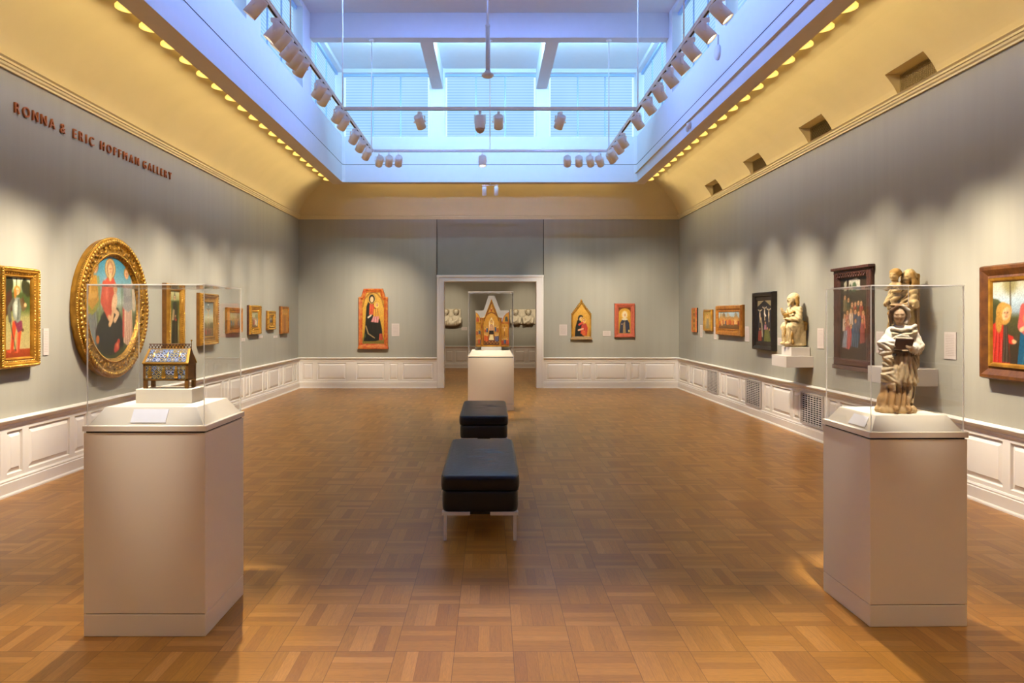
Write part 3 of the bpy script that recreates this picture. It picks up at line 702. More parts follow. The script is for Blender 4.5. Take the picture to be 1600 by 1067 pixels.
def picture(label, side, near, far, zb, zt, t, P, mat, prof, bead=None, beadr=.012, sidemat=None, outline=None, extra=None, group=None):
    """near/far: extent along the wall; prof in fractions of metres: list of (inset, depth)"""
    w = abs(far - near); h = zt - zb; c = (near + far) / 2; zc = (zb + zt) / 2
    loc, rz = {'L': ((XL, c, zc), PI / 2), 'R': ((XR, c, zc), -PI / 2), 'B': ((c, YB, zc), 0)}[side]
    root = thing('framed_picture', label, 'painting', loc, rz, group)
    out = outline(w, h) if outline else rect(w, h)
    mb = MB(); ringmesh(mb, out, [(0, .002), (0, t * .55)] , 1); ringmesh(mb, out, [(0, t * .55)] + prof)
    mb.build('frame', [mat, sidemat or mat], root)
    last = prof[-1]; inn = inset(out, last[0] - .003)
    xs = [p[0] for p in inn]; zs = [p[1] for p in inn]
    e = 0 if not outline else .012
    canvas('painted_panel', P, min(xs) - e, max(xs) + e, min(zs) - e, max(zs) + e, -last[1] - .001, root, None if not outline else inset(out, last[0] - .012))
    if bead:
        for k_, (ins, d, step, r) in enumerate(bead): beads(MB(), inset(out, ins), step, d, r).build(('outer_beading', 'inner_beading')[k_], M['goldbead'], root, smooth=True)
    if extra: extra(root, w, h)
    return root
# --- left wall
def sizes(nf, nn): return nf, nn
# armoured figure
P = Paint(48, 100, '#9a8a5a', .42).grad([(0, '#7a2f12'), (.1, '#8c3a18'), (.105, '#a08f5c'), (.5, '#8f8750'), (.62, '#3f4e22'), (.8, '#3c4a20'), (.86, '#8f9a6a'), (1, '#c5c8a4')])
for x, y, r in ((.04, .88, .06), (.1, .92, .05), (.33, .9, .05), (.38, .86, .05)): P.ell(x, y, r, r * 2, '#2c2c14')
P.line([(.2, .8), (.2, 1)], .006, '#3a2c14'); P.line([(.27, .84), (.27, 1)], .004, '#4a3a1c')
P.poly([(.02, .5), (.04, .8), (.12, .85), (.15, .6), (.08, .55)], '#3f2412'); P.poly([(.26, .6), (.3, .78), (.34, .66)], '#4a2c16')
P.robe([(.14, .46), (.1, .1), (.05, .08), (.1, .06), (.15, .1), (.2, .42)], '#c4401c', folds=1); P.robe([(.22, .45), (.2, .1), (.17, .06), (.24, .06), (.25, .12), (.29, .42)], '#cf4520', folds=1)
P.poly([(.16, .46), (.29, .46), (.3, .34), (.22, .31)], '#6e2a3a')
P.poly([(.15, .5), (.13, .66), (.16, .75), (.25, .75), (.28, .66), (.26, .46), (.21, .43)], '#6c705f'); P.ell(.19, .62, .03, .1, '#c9cbb4', 0, .8, 3); P.line([(.22, .48), (.23, .72)], .008, '#33352a', .7)
P.line([(.15, .72), (.08, .62), (.1, .46)], .024, '#4d4a3a'); P.line([(.27, .72), (.31, .6), (.34, .64)], .022, '#5c4a2a'); P.ell(.34, .66, .022, .025, '#c79a62')
P.line([(.1, .45), (.19, .08)], .006, '#2c3020'); P.ell(.3, .34, .02, .02, '#5a3a20'); P.head(.21, .83, .045, hair='#a8701f'); P.ell(.18, .8, .022, .06, '#9a641c')
P.noise(.05, 1); P1 = P
gp_ = [(.006, .07), (.02, .1), (.045, .1), (.055, .085), (.075, .075), (.085, .085), (.095, .07), (.1, .055)]
picture('gilt-framed tall painting of an armoured figure in red hose, leftmost on the left wall', 'L', 6.95 * S * .995, 7.51 * S * 1.002, 1.14, 2.06, .1, P1, M['goldsm'], gp_, [(.022, .098, .022, .012), (.062, .08, .03, .009)], sidemat=M['goldside'])
# tondo
def tondo():
    cy, zc, Rr, t = 9.05 * S, 1.71, .8, .13
    root = thing('framed_picture', 'large round painting in a carved gilt frame on the left wall', 'painting', (XL, cy, zc), PI / 2)
    out = [(Rr * math.cos(2 * PI * i / 96), Rr * math.sin(2 * PI * i / 96)) for i in range(96)]
    mb = MB(); ringmesh(mb, out, [(0.02, .002), (.012, .05), (.016, .075), (.006, .09), (.02, .115)], 1)
    ringmesh(mb, out, [(.02, .115), (.04, .13), (.07, .125), (.085, .1), (.1, .095), (.15, .105), (.17, .095), (.18, .11), (.195, .11), (.205, .085), (.225, .06)])
    mb.build('frame', [M['gold'], M['goldsm']], root, smooth=True)
    for nm, a_ in (('outer_beading', (.045, .055, .128, .027, .02)), ('inner_beading', (.187, .025, .11, .011)), ('edge_beading', (.012, .03, .1, .013))): beads(MB_ := MB(), inset(out, a_[0]), *a_[1:]).build(nm, M['goldbead'], root, smooth=True)
    mb = MB(); R = random.Random(3)
    for i in range(46):
        a = 2 * PI * i / 46
        for k in range(3):
            r = Rr - .125 + R.uniform(-.03, .03); aa = a + R.uniform(-.05, .05); mb.ell((r * math.cos(aa), -.105, r * math.sin(aa)), R.uniform(.014, .028), .016, R.uniform(.014, .028), n=7, m=4)
    mb.build('carved_foliage', M['gold'], root, smooth=True)
    P = Paint(110, 110, '#6a7a70').grad([(0, '#3f4420'), (.22, '#4a4f28'), (.42, '#5e6440'), (.5, '#8b9a78'), (.55, '#b9c4ae'), (.75, '#6f9aa0'), (1, '#2f7486')])
    for x in (.27, .33, .7, .78, .9): P.line([(x, .48), (x, .68)], .004, '#4a4a2a'); P.ell(x, .66, .02, .06, '#5f7450', 0, .7, 3)
    P.robe([(.03, .14), (.06, .4), (.1, .56), (.19, .56), (.23, .35), (.22, .12), (.12, .08)], '#7c8a88', folds=6)
    P.poly([(.04, .5), (.07, .8), (.22, .8), (.27, .55), (.2, .46), (.08, .44)], '#b8862e'); P.line([(.09, .72), (.1, .6), (.2, .62)], .028, '#d2a04a'); P.line([(.05, .52), (.14, .45), (.26, .54)], .022, '#8a8a3e'); P.line([(.25, .78), (.28, .5), (.24, .2)], .016, '#7d8a55')
    P.head(.2, .87, .05, halo=None, hair='#7a5420', tilt=-15)
    P.ell(.47, .24, .27, .2, '#26261f'); P.robe([(.22, .1), (.3, .42), (.4, .5), (.62, .5), (.72, .35), (.74, .12)], '#262822', light='#4a5048', folds=5)
    P.poly([(.33, .5), (.36, .74), (.42, .8), (.53, .8), (.59, .72), (.58, .46), (.45, .42)], '#b74a33'); P.ell(.4, .66, .03, .1, '#d8755a', 10, .8, 3); P.line([(.36, .72), (.33, .56), (.45, .42)], .04, '#c1533a'); P.ell(.46, .4, .04, .03, '#d8a878', -40)
    P.head(.47, .87, .052, veil='#94704a', halo='#b8a068'); P.line([(.47, .78), (.47, .81)], .025, '#d8a878')
    P.ell(.55, .55, .05, .1, '#d9b184', -15); P.line([(.55, .48), (.62, .44), (.56, .38)], .026, '#d9b184'); P.line([(.53, .48), (.5, .38), (.46, .34)], .024, '#d2a676'); P.head(.565, .68, .038, hair='#a87838')
    P.robe([(.74, .5), (.73, .16), (.82, .12), (.93, .14), (.9, .52)], '#d9b492', dark='#8a4030', folds=4); P.line([(.73, .5), (.73, .22)], .018, '#c05040'); P.poly([(.72, .5), (.74, .74), (.86, .74), (.93, .5), (.82, .46)], '#9c9890'); P.line([(.75, .7), (.76, .58), (.88, .6)], .028, '#8c8a86')
    P.line([(.91, .86), (.95, .5)], .03, '#cdb897'); P.head(.79, .84, .045, hair='#9a6a24', tilt=12)
    for x, y, r in ((.6, .12, .05), (.63, .17, .03), (.57, .09, .03)): P.ell(x, y, r, r * .9, '#b03424')
    P.ell(.61, .13, .02, .03, '#e07a50'); P.ell(.24, .2, .03, .04, '#b8662a')
    P.noise(.05, 2)
    inn = inset(out, .222); r = max(p[0] for p in inn) + .012
    canvas('painted_panel', P, -r, r, -r, r, -.055, root, [(p[0] * 1.01, p[1] * 1.01) for p in inn]); root.scale = (1, .82, 1)
tondo()
# standing robed saint
P = Paint(42, 100, '#6a6a3a', .38).grad([(0, '#7a6a3a'), (.3, '#8c8450'), (.55, '#5a6030'), (.8, '#4a5228'), (.84, '#9a9a60'), (1, '#c8c08c')])
P.robe([(.08, .02), (.11, .5), (.14, .78), (.25, .8), (.31, .55), (.32, .02)], '#26261c', light='#55553e', folds=4); P.robe([(.1, .45), (.14, .66), (.2, .64), (.18, .45)], '#b59a6a', folds=2); P.ell(.24, .48, .035, .05, '#b03a20', 10); P.line([(.27, .76), (.3, .6), (.25, .5)], .028, '#30301f'); P.ell(.23, .53, .025, .02, '#c89a64')
P.head(.2, .87, .042, hair='#6b6a5a'); P.line([(.2, .92), (.2, .97)], .012, '#403a24'); P.line([(.25, .8), (.21, .02)], .006, '#8a8a58', .6); P.noise(.05, 3)
picture('tall narrow gilt-framed painting of a dark-robed standing figure, just right of the round painting', 'L', 10.54 * S, 11.09 * S, 1.14, 2.06, .11, P, M['goldsm'], gp_, [(.022, .098, .022, .012), (.062, .08, .03, .009)], sidemat=M['goldside'])
# crucifixion
def crosspaint(n, seed):
    P = Paint(52, 84, '#777766', .62).grad([(0, '#4f3c1e'), (.25, '#6f5a30'), (.4, '#9c9468'), (.55, '#c9c6a0'), (.75, '#8f9a90'), (1, '#55625e')])
    for x in (.1, .5, .56): P.ell(x, .3, .12, .1, '#4d4a24', 0, .7, 3)
    P.line([(.31, .15), (.31, .9)], .012, '#4a3418'); P.line([(.17, .8), (.45, .8)], .011, '#4a3418'); P.line([(.19, .8), (.31, .72), (.43, .8)], .014, '#cda878'); P.ell(.31, .62, .028, .11, '#cda878'); P.ell(.31, .79, .022, .028, '#8a6a44'); P.line([(.31, .55), (.31, .4)], .018, '#c9a070'); P.ell(.31, .56, .035, .025, '#e0d4bc'); P.ell(.31, .93, .05, .018, '#ded6c0')
    P.crowd(.04, .58, .2, .26, 6, seed, ['#8a2a1a', '#6a3a20', '#7a6a3a', '#a23a22', '#4a4a3a'], .022); return P.noise(.05, seed)
picture('gilt-framed painting of a figure on a cross, seen through the left glass case', 'L', 11.77 * S, 12.49 * S, 1.177, 1.967, .09, crosspaint(5, 5), M['goldsm'], [(.006, .07), (.02, .09), (.05, .085), (.065, .06), (.11, .055), (.115, .07), (.13, .07), (.138, .05)], [(.02, .09, .035, .013)], sidemat=M['goldside'])
def small(seed, cols, bg, asp=.8, arch=False):
    P = Paint(40, 50, bg, asp); P.grad([(0, '#5a3c18'), (.4, bg), (.75, '#a8a078'), (1, '#8a8a70')]) if not arch else None
    P.ell(asp * .8, .75, .2, .15, '#5a5a2c', 0, .7, 3); P.crowd(.08, asp - .08, .5, .62, 4, seed, cols, .055, '#caa040' if arch else None); return P.noise(.07, seed)
sp = [(.004, .05), (.015, .07), (.04, .065), (.05, .05), (.075, .05), (.08, .06), (.09, .045)]
picture('small brown-gilt framed painting seen through the edge of the left glass case', 'L', 13.04 * S, 13.78 * S, 1.338, 1.767, .07, small(6, ['#7a5a2a', '#9c7a3a', '#5f6a6a', '#a08a5a'], '#8a7440', 1.5), M['orange'], sp, sidemat=M['goldside'])
picture('upright gilt-framed painting with ornate beaded edges, first right of the left glass case', 'L', 14.21 * S, 14.87 * S, 1.288, 1.822, .075, small(7, ['#5f7aa0', '#8a3a20', '#c0b090', '#7a5a2a'], '#6f7a80', .75), M['goldsm'], [(.004, .05), (.015, .075), (.06, .07), (.08, .05), (.11, .05), (.118, .06), (.13, .045)], [(.022, .074, .03, .014), (.1, .055, .03, .01)], sidemat=M['wooddark'])
picture('smallest gilt-framed painting with a dark centre on the left wall, second from the far corner', 'L', 15.41 * S, 15.92 * S, 1.356, 1.732, .06, small(8, ['#2a3a6a', '#3a2a2a', '#6a3a20'], '#3f3626', .8), M['gold'], [(.004, .04), (.015, .06), (.09, .055), (.1, .04), (.13, .04), (.14, .03)], [(.02, .06, .03, .011), (.07, .055, .035, .012)], sidemat=M['goldside'])
P = Paint(40, 50, '#b07a2a', .9)
for x in (.16, .45, .74): P.robe([(x - .1, .02), (x - .07, .7), (x + .07, .7), (x + .1, .02)], ['#a86a28', '#8a4a1c', '#b07a34'][int(x * 3)], folds=2); P.head(x, .82, .06, halo='#d8a83c')
picture('narrow golden three-part panel on the left wall, nearest the far corner', 'L', 16.37 * S, 16.94 * S, 1.26, 1.832, .07, P.noise(.06, 9), M['orange'], [(.004, .05), (.012, .07), (.035, .065), (.04, .05)], sidemat=M['wood'])
# --- right wall
sp2 = [(.004, .035), (.012, .05), (.03, .048), (.04, .036)]
P = Paint(40, 60, '#a8752c', .66); P.ring(.33, .62, .2, .03, '#6a3c14')
for i in range(7): P.ell(.33, .1 + i * .13, .14, .05, ['#c8963e', '#8a5420'][i % 2])
picture('narrow dark-sided gilt panel on the right wall, nearest the far corner', 'R', 16.38 * S, 16.74 * S, 1.29, 1.8, .05, P.noise(.1, 11), M['redframe'], sp2, sidemat=M['black'])
P = Paint(40, 60, '#9a7a34', .8); P.ell(.4, .5, .3, .4, '#b8944a'); P.robe([(.22, .08), (.28, .62), (.52, .62), (.58, .08)], '#8a7a5a', folds=3); P.head(.4, .74, .08, halo='#d0a440')
picture('small gold-ground panel on the right wall, left neighbour of the wide painting', 'R', 15.24 * S, 15.82 * S, 1.33, 1.753, .055, P.noise(.08, 12), M['goldsm'], sp2, sidemat=M['goldside'])
P = Paint(100, 44, '#8a7040', 2.5).grad([(0, '#5a3818'), (.5, '#7a6236'), (.75, '#93a0a0'), (1, '#9fb4bc')])
for x in (.15, .5, 1.0, 1.9): P.poly([(x, .4), (x, .9), (x + .16, .97), (x + .34, .85), (x + .34, .4)], ['#9a8660', '#6f5c3c', '#a89470', '#7f7050'][int(x * 2) % 4])
P.crowd(.1, 2.4, .5, .66, 17, 21, ['#a8441c', '#8a2a14', '#c08030', '#5a5a3a', '#3f4a5a', '#b85a28', '#d0a060'], .05, '#c89838'); P.noise(.07, 13)
picture('wide low painting of a crowd in an orange-gilt frame on the right wall', 'R', 13.37 * S, 14.87 * S, 1.277, 1.816, .075, P, M['orange'], [(.004, .05), (.015, .075), (.06, .07), (.07, .055), (.1, .05), (.11, .06), (.12, .045)], sidemat=M['goldside'])
P = Paint(50, 100, '#17171c', .5).grad([(0, '#1c1a14'), (.3, '#20242c'), (1, '#191a22')])
P.poly([(0, 1), (0, .84), (.25, 1)], '#8a7c58'); P.poly([(.5, 1), (.5, .84), (.25, 1)], '#8a7c58'); P.line([(0, .83), (.25, .99), (.5, .83)], .012, '#0c0b0a')
for x, y in ((.09, .74), (.26, .8), (.41, .76)): P.line([(x, y - .34), (x, y + .04)], .007, '#5a4a2c'); P.line([(x - .07, y + .04), (x, y), (x + .07, y + .04)], .01, '#dcc9a2'); P.ell(x, y - .1, .022, .09, '#dcc9a2'); P.ell(x, y + .02, .018, .022, '#9a7a50'); P.line([(x, y - .15), (x + .01, y - .27)], .012, '#cdb68c')
P.line([(.26, .68), (.3, .63)], .02, '#e6dccb'); P.robe([(.02, .02), (.04, .26), (.16, .28), (.16, .02)], '#8a2a18', folds=3); P.line([(.12, .58), (.16, .44), (.18, .14)], .025, '#b0a080', .8); P.ell(.13, .56, .02, .025, '#d0a878'); P.robe([(.24, .02), (.26, .3), (.42, .3), (.48, .02)], '#5c5e22', folds=4); P.robe([(.24, .3), (.26, .42), (.32, .42), (.34, .3)], '#a86a80', folds=2)
for x, y in ((.09, .31), (.29, .46), (.36, .33), (.43, .3)): P.head(x, y, .024)
picture('tall black-framed dark painting of three crosses on the right wall', 'R', 11.86 * S, 12.75 * S, 1.093, 1.992, .09, P.noise(.06, 14), M['black'], [(.006, .085), (.02, .09), (.06, .075), (.07, .055), (.12, .05), (.13, .04)], sidemat=M['black'])
# carved dark frame with crowded scene
P = Paint(60, 110, '#3a2a1c', .48).grad([(0, '#3c2818'), (.2, '#33241a'), (.75, '#2e2618'), (.82, '#3d3420'), (1, '#2a2216')])
P.poly([(.16, .84), (.16, .97), (.3, .99), (.36, .96), (.36, .84)], '#bcb6a0'); P.poly([(.07, .84), (.07, .94), (.12, .97), (.12, .84)], '#a8a288'); P.ell(.26, .88, .04, .06, '#4a5c40'); P.ell(.19, .86, .02, .06, '#2f3c22'); P.line([(.14, .8), (.14, 1)], .016, '#2f2214'); P.line([(.39, .8), (.39, 1)], .02, '#33261a')
P.crowd(.06, .42, .66, .76, 6, 31, ['#7a2a1c', '#3f5260', '#6f5f3a', '#8f3a2a', '#39422c'], .024); P.crowd(.04, .44, .48, .6, 6, 32, ['#a03a34', '#b06a58', '#3c4c60', '#7a6a44', '#c0a890', '#9c2420'], .026)
P.robe([(.05, .14), (.1, .4), (.2, .42), (.22, .2), (.16, .12)], '#b04a44', folds=3); P.robe([(.03, .14), (.07, .34), (.13, .36), (.12, .14)], '#8c96a2', folds=3); P.robe([(.2, .16), (.22, .42), (.32, .44), (.36, .3), (.32, .15)], '#33485e', folds=4); P.robe([(.36, .2), (.37, .44), (.44, .44), (.45, .22)], '#8a3028', folds=3)
for x, y in ((.1, .42), (.15, .46), (.28, .47), (.4, .47), (.2, .4)): P.head(x, y, .022)
P.noise(.08, 15)
def carved(root, w, h):
    for i in range(12):
        x = -w / 2 + .1 + (w - .2) * (i + .5) / 12; MB().lathe([(.03, -.06), (.022, -.064), (.016, -.05)], (x, 0, h / 2 - .1), 'y', 10).build('rosette', M['wooddark'], root, smooth=True)
    for s in (-1, 1):
        for zz in np.linspace(-h / 2 + .12, h / 2 - .06, 6): MB().ell((s * (w / 2 - .004), -.03, zz), .016, .02, .03, 8, 5).build('knob', M['wooddark'], root, smooth=True)
    mb = MB().box(-w / 2 - .02, w / 2 + .02, -.08, 0, h / 2 - .035, h / 2).box(-w / 2 - .02, w / 2 + .02, -.06, 0, -h / 2, -h / 2 + .05).box(-w / 2 + .03, w / 2 - .03, -.055, 0, -h / 2 + .06, -h / 2 + .12); mb.build('cornice', M['wooddark'], root, bevel=.008)
picture('dark carved wooden frame around a crowded painted scene, behind the right glass case', 'R', 8.857 * S, 9.81 * S, .975, 2.2, .05, P, M['wooddark'], [(.004, .04), (.015, .05), (.05, .045), (.06, .05), (.1, .045), (.13, .02)], sidemat=M['wooddark'], extra=carved)
# big right painting
P = Paint(110, 100, '#7a8a80', 1.15).grad([(0, '#33251a'), (.3, '#38301c'), (.55, '#4a4a24'), (.62, '#8a9aa0'), (.75, '#a9bcc4'), (.9, '#b8b49a'), (1, '#b0a888')])
P.poly([(0, .5), (0, .78), (.12, .76), (.25, .66), (.3, .5)], '#4c5232'); P.ell(.06, .6, .12, .12, '#33381c', 0, .9, 4); P.ell(.3, .92, .1, .1, '#7a6f3c', 0, .75, 6); P.line([(.3, 1), (.31, .5)], .008, '#4a3a20')
P.robe([(0, 0), (0, .46), (.12, .52), (.28, .36), (.3, 0)], '#b0261a', dark='#4a0c08', folds=4); P.line([(.14, .5), (.2, .34), (.33, .3)], .045, '#b82a1c'); P.robe([(.18, .05), (.2, .46), (.26, .46), (.3, .05)], '#3a2c1c', folds=2); P.ell(.36, .29, .035, .028, '#d8a070'); P.ell(.4, .33, .05, .032, '#4a3a24')
P.ell(.2, .6, .11, .13, '#b0843c', 20); P.ell(.13, .5, .05, .12, '#a87a30'); P.head(.24, .6, .075, hair='#b58a40', tilt=-25)
P.robe([(.4, 0), (.45, .4), (.6, .75), (.85, .75), (1.0, .4), (1.1, 0)], '#14506c', dark='#0a2030', folds=5); P.poly([(.42, .42), (.5, .68), (.6, .75), (.86, .74), (.96, .5), (.8, .36), (.55, .36)], '#b04a44'); P.line([(.5, .66), (.46, .46), (.56, .38)], .05, '#b8504a'); P.ell(.66, .72, .07, .03, '#d8a878')
P.ell(.67, .86, .13, .15, '#2f1f14'); P.head(.67, .85, .095, hair='#2f1f14')
P.ell(.6, .42, .06, .09, '#dcae80'); P.head(.55, .53, .058, hair='#b08048'); P.line([(.58, .36), (.68, .3), (.66, .18)], .035, '#d8a878'); P.line([(.62, .36), (.74, .3), (.76, .2)], .035, '#dcae80'); P.line([(.55, .46), (.46, .42)], .024, '#d8a878'); P.ell(.7, .46, .05, .06, '#dcae80'); P.head(.75, .5, .045)
P.robe([(.9, 0), (.92, .5), (1.15, .5), (1.15, 0)], '#6a2a1c', folds=4); P.head(1.0, .62, .07); P.noise(.05, 16)
picture('large brown-framed painting cropped by the right edge of the view', 'R', 5.62 * S, 6.83 * S, 1.08, 2.04, .09, P, M['wood'], [(.008, .075), (.015, .09), (.04, .09), (.09, .065), (.105, .07)] + [(.11, .075), (.118, .06)], sidemat=M['wood'], extra=lambda r_, w, h: ringmesh(MB(), inset(rect(w, h), .112), [(0, .05), (0, .08), (.02, .076), (.034, .06), (.034, .052)]).build('gilt_liner', M['goldsm'], r_))
# --- back wall
def bx(px): return (px - VX) * YB / F
def bz(py): return 1.6 + (VY - py) * YB / F
P = Paint(56, 100, '#b58a34', .5); P.grad([(0, '#6a5a24'), (.1, '#7a6a2a'), (.14, '#b8892c'), (1, '#c89a3a')])
P.line([(.02, .7), (.06, .84), (.16, .94), (.25, .97), (.34, .94), (.44, .84), (.48, .7)], .012, '#8a5a18')
for i in range(12): P.ell(.05 + .036 * i, .985, .012, .012, '#8a2c14')
P.robe([(.04, .06), (.07, .3), (.1, .7), (.16, .84), (.3, .8), (.36, .6), (.44, .3), (.46, .1), (.3, .06)], '#17170f', light='#33332a', folds=3); P.robe([(.16, .55), (.17, .74), (.22, .78), (.28, .72), (.27, .55)], '#c8431c', folds=2)
P.head(.22, .84, .05, veil='#17170f', halo='#d9ac48'); P.ell(.22, .83, .036, .05, '#d8b080'); P.robe([(.24, .46), (.26, .66), (.36, .68), (.4, .5), (.34, .42)], '#c08428', folds=2); P.robe([(.2, .42), (.25, .52), (.38, .52), (.36, .4)], '#c9807a', folds=2); P.head(.33, .73, .034, halo='#e0b850', hair='#b0803a'); P.line([(.14, .5), (.2, .54)], .016, '#d8c8a8'); P.line([(.09, .34), (.14, .2), (.28, .12)], .008, '#b89a6a'); P.robe([(.38, .08), (.39, .2), (.45, .2), (.46, .08)], '#b83a1c', folds=2); P.ell(.07, .16, .02, .04, '#3f4a2a')
P.noise(.05, 17)
def sh(w, h): a = .175 * w; return [(-w / 2, -h / 2), (w / 2, -h / 2), (w / 2, h / 2 - .145 * h), (w / 2 - .06, h / 2 - .135 * h), (w / 2 - a + .01, h / 2 - .03), (w / 2 - a, h / 2), (-w / 2 + a, h / 2), (-w / 2 + a - .01, h / 2 - .03), (-w / 2 + .06, h / 2 - .135 * h), (-w / 2, h / 2 - .145 * h)]
def base1(root, w, h): MB().box(-w / 2 - .01, w / 2 + .01, -.1, 0, -h / 2 - .03, -h / 2 + .02).box(-w / 2 + .0, w / 2, -.085, 0, -h / 2 + .02, -h / 2 + .045).box(-.07, .07, -.104, 0, -h / 2 - .02, -h / 2 + .01).build('base_moulding', M['redframe'], root, bevel=.006)
picture('red and gilt shouldered altar panel of a seated robed figure, left of the doorway', 'B', bx(560.8), bx(606.5), bz(543), bz(451), .085, P, M['redframe'], [(.006, .075), (.02, .085), (.045, .08), (.055, .06), (.075, .055), (.08, .065), (.09, .045)], outline=sh, extra=base1)
P = Paint(50, 80, '#bd8c30', .58); P.grad([(0, '#a87424'), (1, '#d0a040')])
P.robe([(.08, .02), (.1, .3), (.16, .5), (.3, .56), (.36, .3), (.38, .02)], '#13160f', light='#2c3024', folds=3); P.ell(.27, .56, .09, .1, '#14160f'); P.ell(.28, .55, .055, .065, '#d2a878', -20)
P.head(.37, .5, .05, hair='#9a6a2c', halo='#dcb04a'); P.robe([(.26, .12), (.3, .38), (.44, .42), (.5, .28), (.46, .06)], '#b0301c', folds=3); P.line([(.33, .44), (.22, .38)], .03, '#c2452c'); P.line([(.2, .22), (.34, .26)], .026, '#d8a478'); P.ell(.36, .14, .06, .08, '#c25a28')
P.noise(.05, 18)
def gb(w, h): e = h * .5 - .36 * h; return [(-w / 2, -h / 2), (w / 2, -h / 2), (w / 2, e - .0), (0, h / 2), (-w / 2, e)]
def base2(root, w, h):
    MB().box(-w / 2 - .02, w / 2 + .02, -.09, 0, -h / 2 - .02, -h / 2 + .02).box(-w / 2, w / 2, -.075, 0, -h / 2 + .02, -h / 2 + .05).build('base_moulding', pbr('pale_gilt_base', '#a88a5c', .5, var=.3, vscale=30), root, bevel=.006)
    mb = MB()
    for s in (-1, 1):
        for i in range(8):
            t_ = (i + .3) / 8; e = h * .14; mb.ell((s * (w / 2) * (1 - t_), -.03, e + (h / 2 - e) * t_ + .012), .017, .014, .02, 7, 4)
    mb.ell((0, -.03, h / 2 + .02), .022, .016, .03, 8, 5); mb.build('crockets', M['goldsm'], root, smooth=True)
picture('gabled gold panel of a dark-robed figure holding a child, right of the doorway', 'B', bx(892.5), bx(923.4), bz(529), bz(471), .07, P, M['goldsm'], [(.004, .06), (.012, .07), (.03, .065), (.036, .045)], outline=gb, extra=base2)
P = Paint(44, 86, '#b0802c', .5); P.grad([(0, '#a4762a'), (1, '#c0902e')]); P.poly([(0, .8), (0, 1), (.5, 1), (.5, .8), (.46, .88), (.36, .95), (.25, .97), (.14, .95), (.04, .88)], '#6a3414')
P.ell(.25, .72, .15, .16, '#d2a54a'); P.robe([(.04, .02), (.07, .4), (.16, .56), (.34, .56), (.44, .4), (.46, .02)], '#2e3140', light='#4c5064', folds=3); P.robe([(.18, .02), (.2, .4), (.27, .48), (.3, .02)], '#9a7c50', folds=2); P.ell(.25, .72, .1, .14, '#d4c29a'); P.ell(.26, .71, .055, .085, '#d8ac7c'); P.head(.26, .71, .05, veil='#d4c29a'); P.ell(.25, .55, .12, .045, '#cdbb94'); P.ell(.14, .36, .02, .03, '#c89a6c'); P.ell(.42, .1, .03, .05, '#c8b070')
P.noise(.05, 19)
picture('coral-red framed panel of a veiled figure in a blue cloak, rightmost on the end wall', 'B', bx(959.6), bx(991.3), bz(527.3), bz(474), .085, P, M['coral'], [(.006, .075), (.016, .085), (.05, .08), (.058, .065), (.085, .06), (.094, .045)], sidemat=M['wooddark'])

# --- wall cards
def card(label, side, a, b, zb, zt, group='text cards on the walls'):
    w = abs(b - a); c = (a + b) / 2
    loc, rz = {'L': ((XL, c, zb), PI / 2), 'R': ((XR, c, zb), -PI / 2), 'B': ((c, YB, zb), 0), 'F': ((c, YF, zb), 0)}[side]
    o = MB().box(-w / 2, w / 2, -.008, -.0, 0, zt - zb).build('exhibit_sign', M['card']); o.location = loc; o.rotation_euler.z = rz; tag(o, label, 'label', group)
def LY(px): return -XL * F / (VX - px)
def RY(px): return XR * F / (px - VX)
def zy(py, Y): return 1.6 + (VY - py) * Y / F
card('pale text card on the left wall between the armoured figure and the round painting', 'L', LY(66.5), LY(75), zy(555, LY(70)), zy(513, LY(70)))
for (a, b, t_, u, lab) in ((377, 382.5, 528, 533, 'small text card under the brown-gilt painting on the left wall'), (403, 410, 524, 528, 'small text card under the beaded-frame painting on the left wall'), (427.5, 433, 524, 527.5, 'small text card under the smallest painting on the left wall')):
    card(lab, 'L', LY(a), LY(b), zy(u, LY(b)), zy(t_, LY(b)))
card('text card right of the red altar panel on the end wall', 'B', bx(612), bx(624), bz(525), bz(505.5))
card('text card left of the gabled gold panel on the end wall', 'B', bx(874), bx(886), bz(524), bz(507))
card('small text card between the two panels right of the doorway', 'B', bx(942), bx(954), bz(525), bz(517))
for a, b, t_, u, lab in ((1094.5, 1098, 508, 527, 'thin text card between the two small panels near the far right corner'), (1116, 1120, 511, 530, 'thin text card left of the wide painting on the right wall'), (1165, 1171, 510, 534, 'text card between the wide painting and the black-framed painting'), (1216, 1223.5, 528, 540, 'small text card right of the black-framed painting'), (1278, 1288, 513, 545, 'text card right of the seated stone figure'), (1370, 1382.5, 518, 552, 'text card left of the carved standing woman and child, behind glass'), (1476.5, 1495, 519, 562, 'text card left of the large brown-framed painting')):
    card(lab, 'R', RY(a), RY(b), zy(u, RY(b)), zy(t_, RY(b)))
card('tiny text card beside the left stone relief beyond the doorway', 'F', (721 - VX) * kf, (730 - VX) * kf, 1.6 - 20 * kf, 1.6 - 15 * kf)

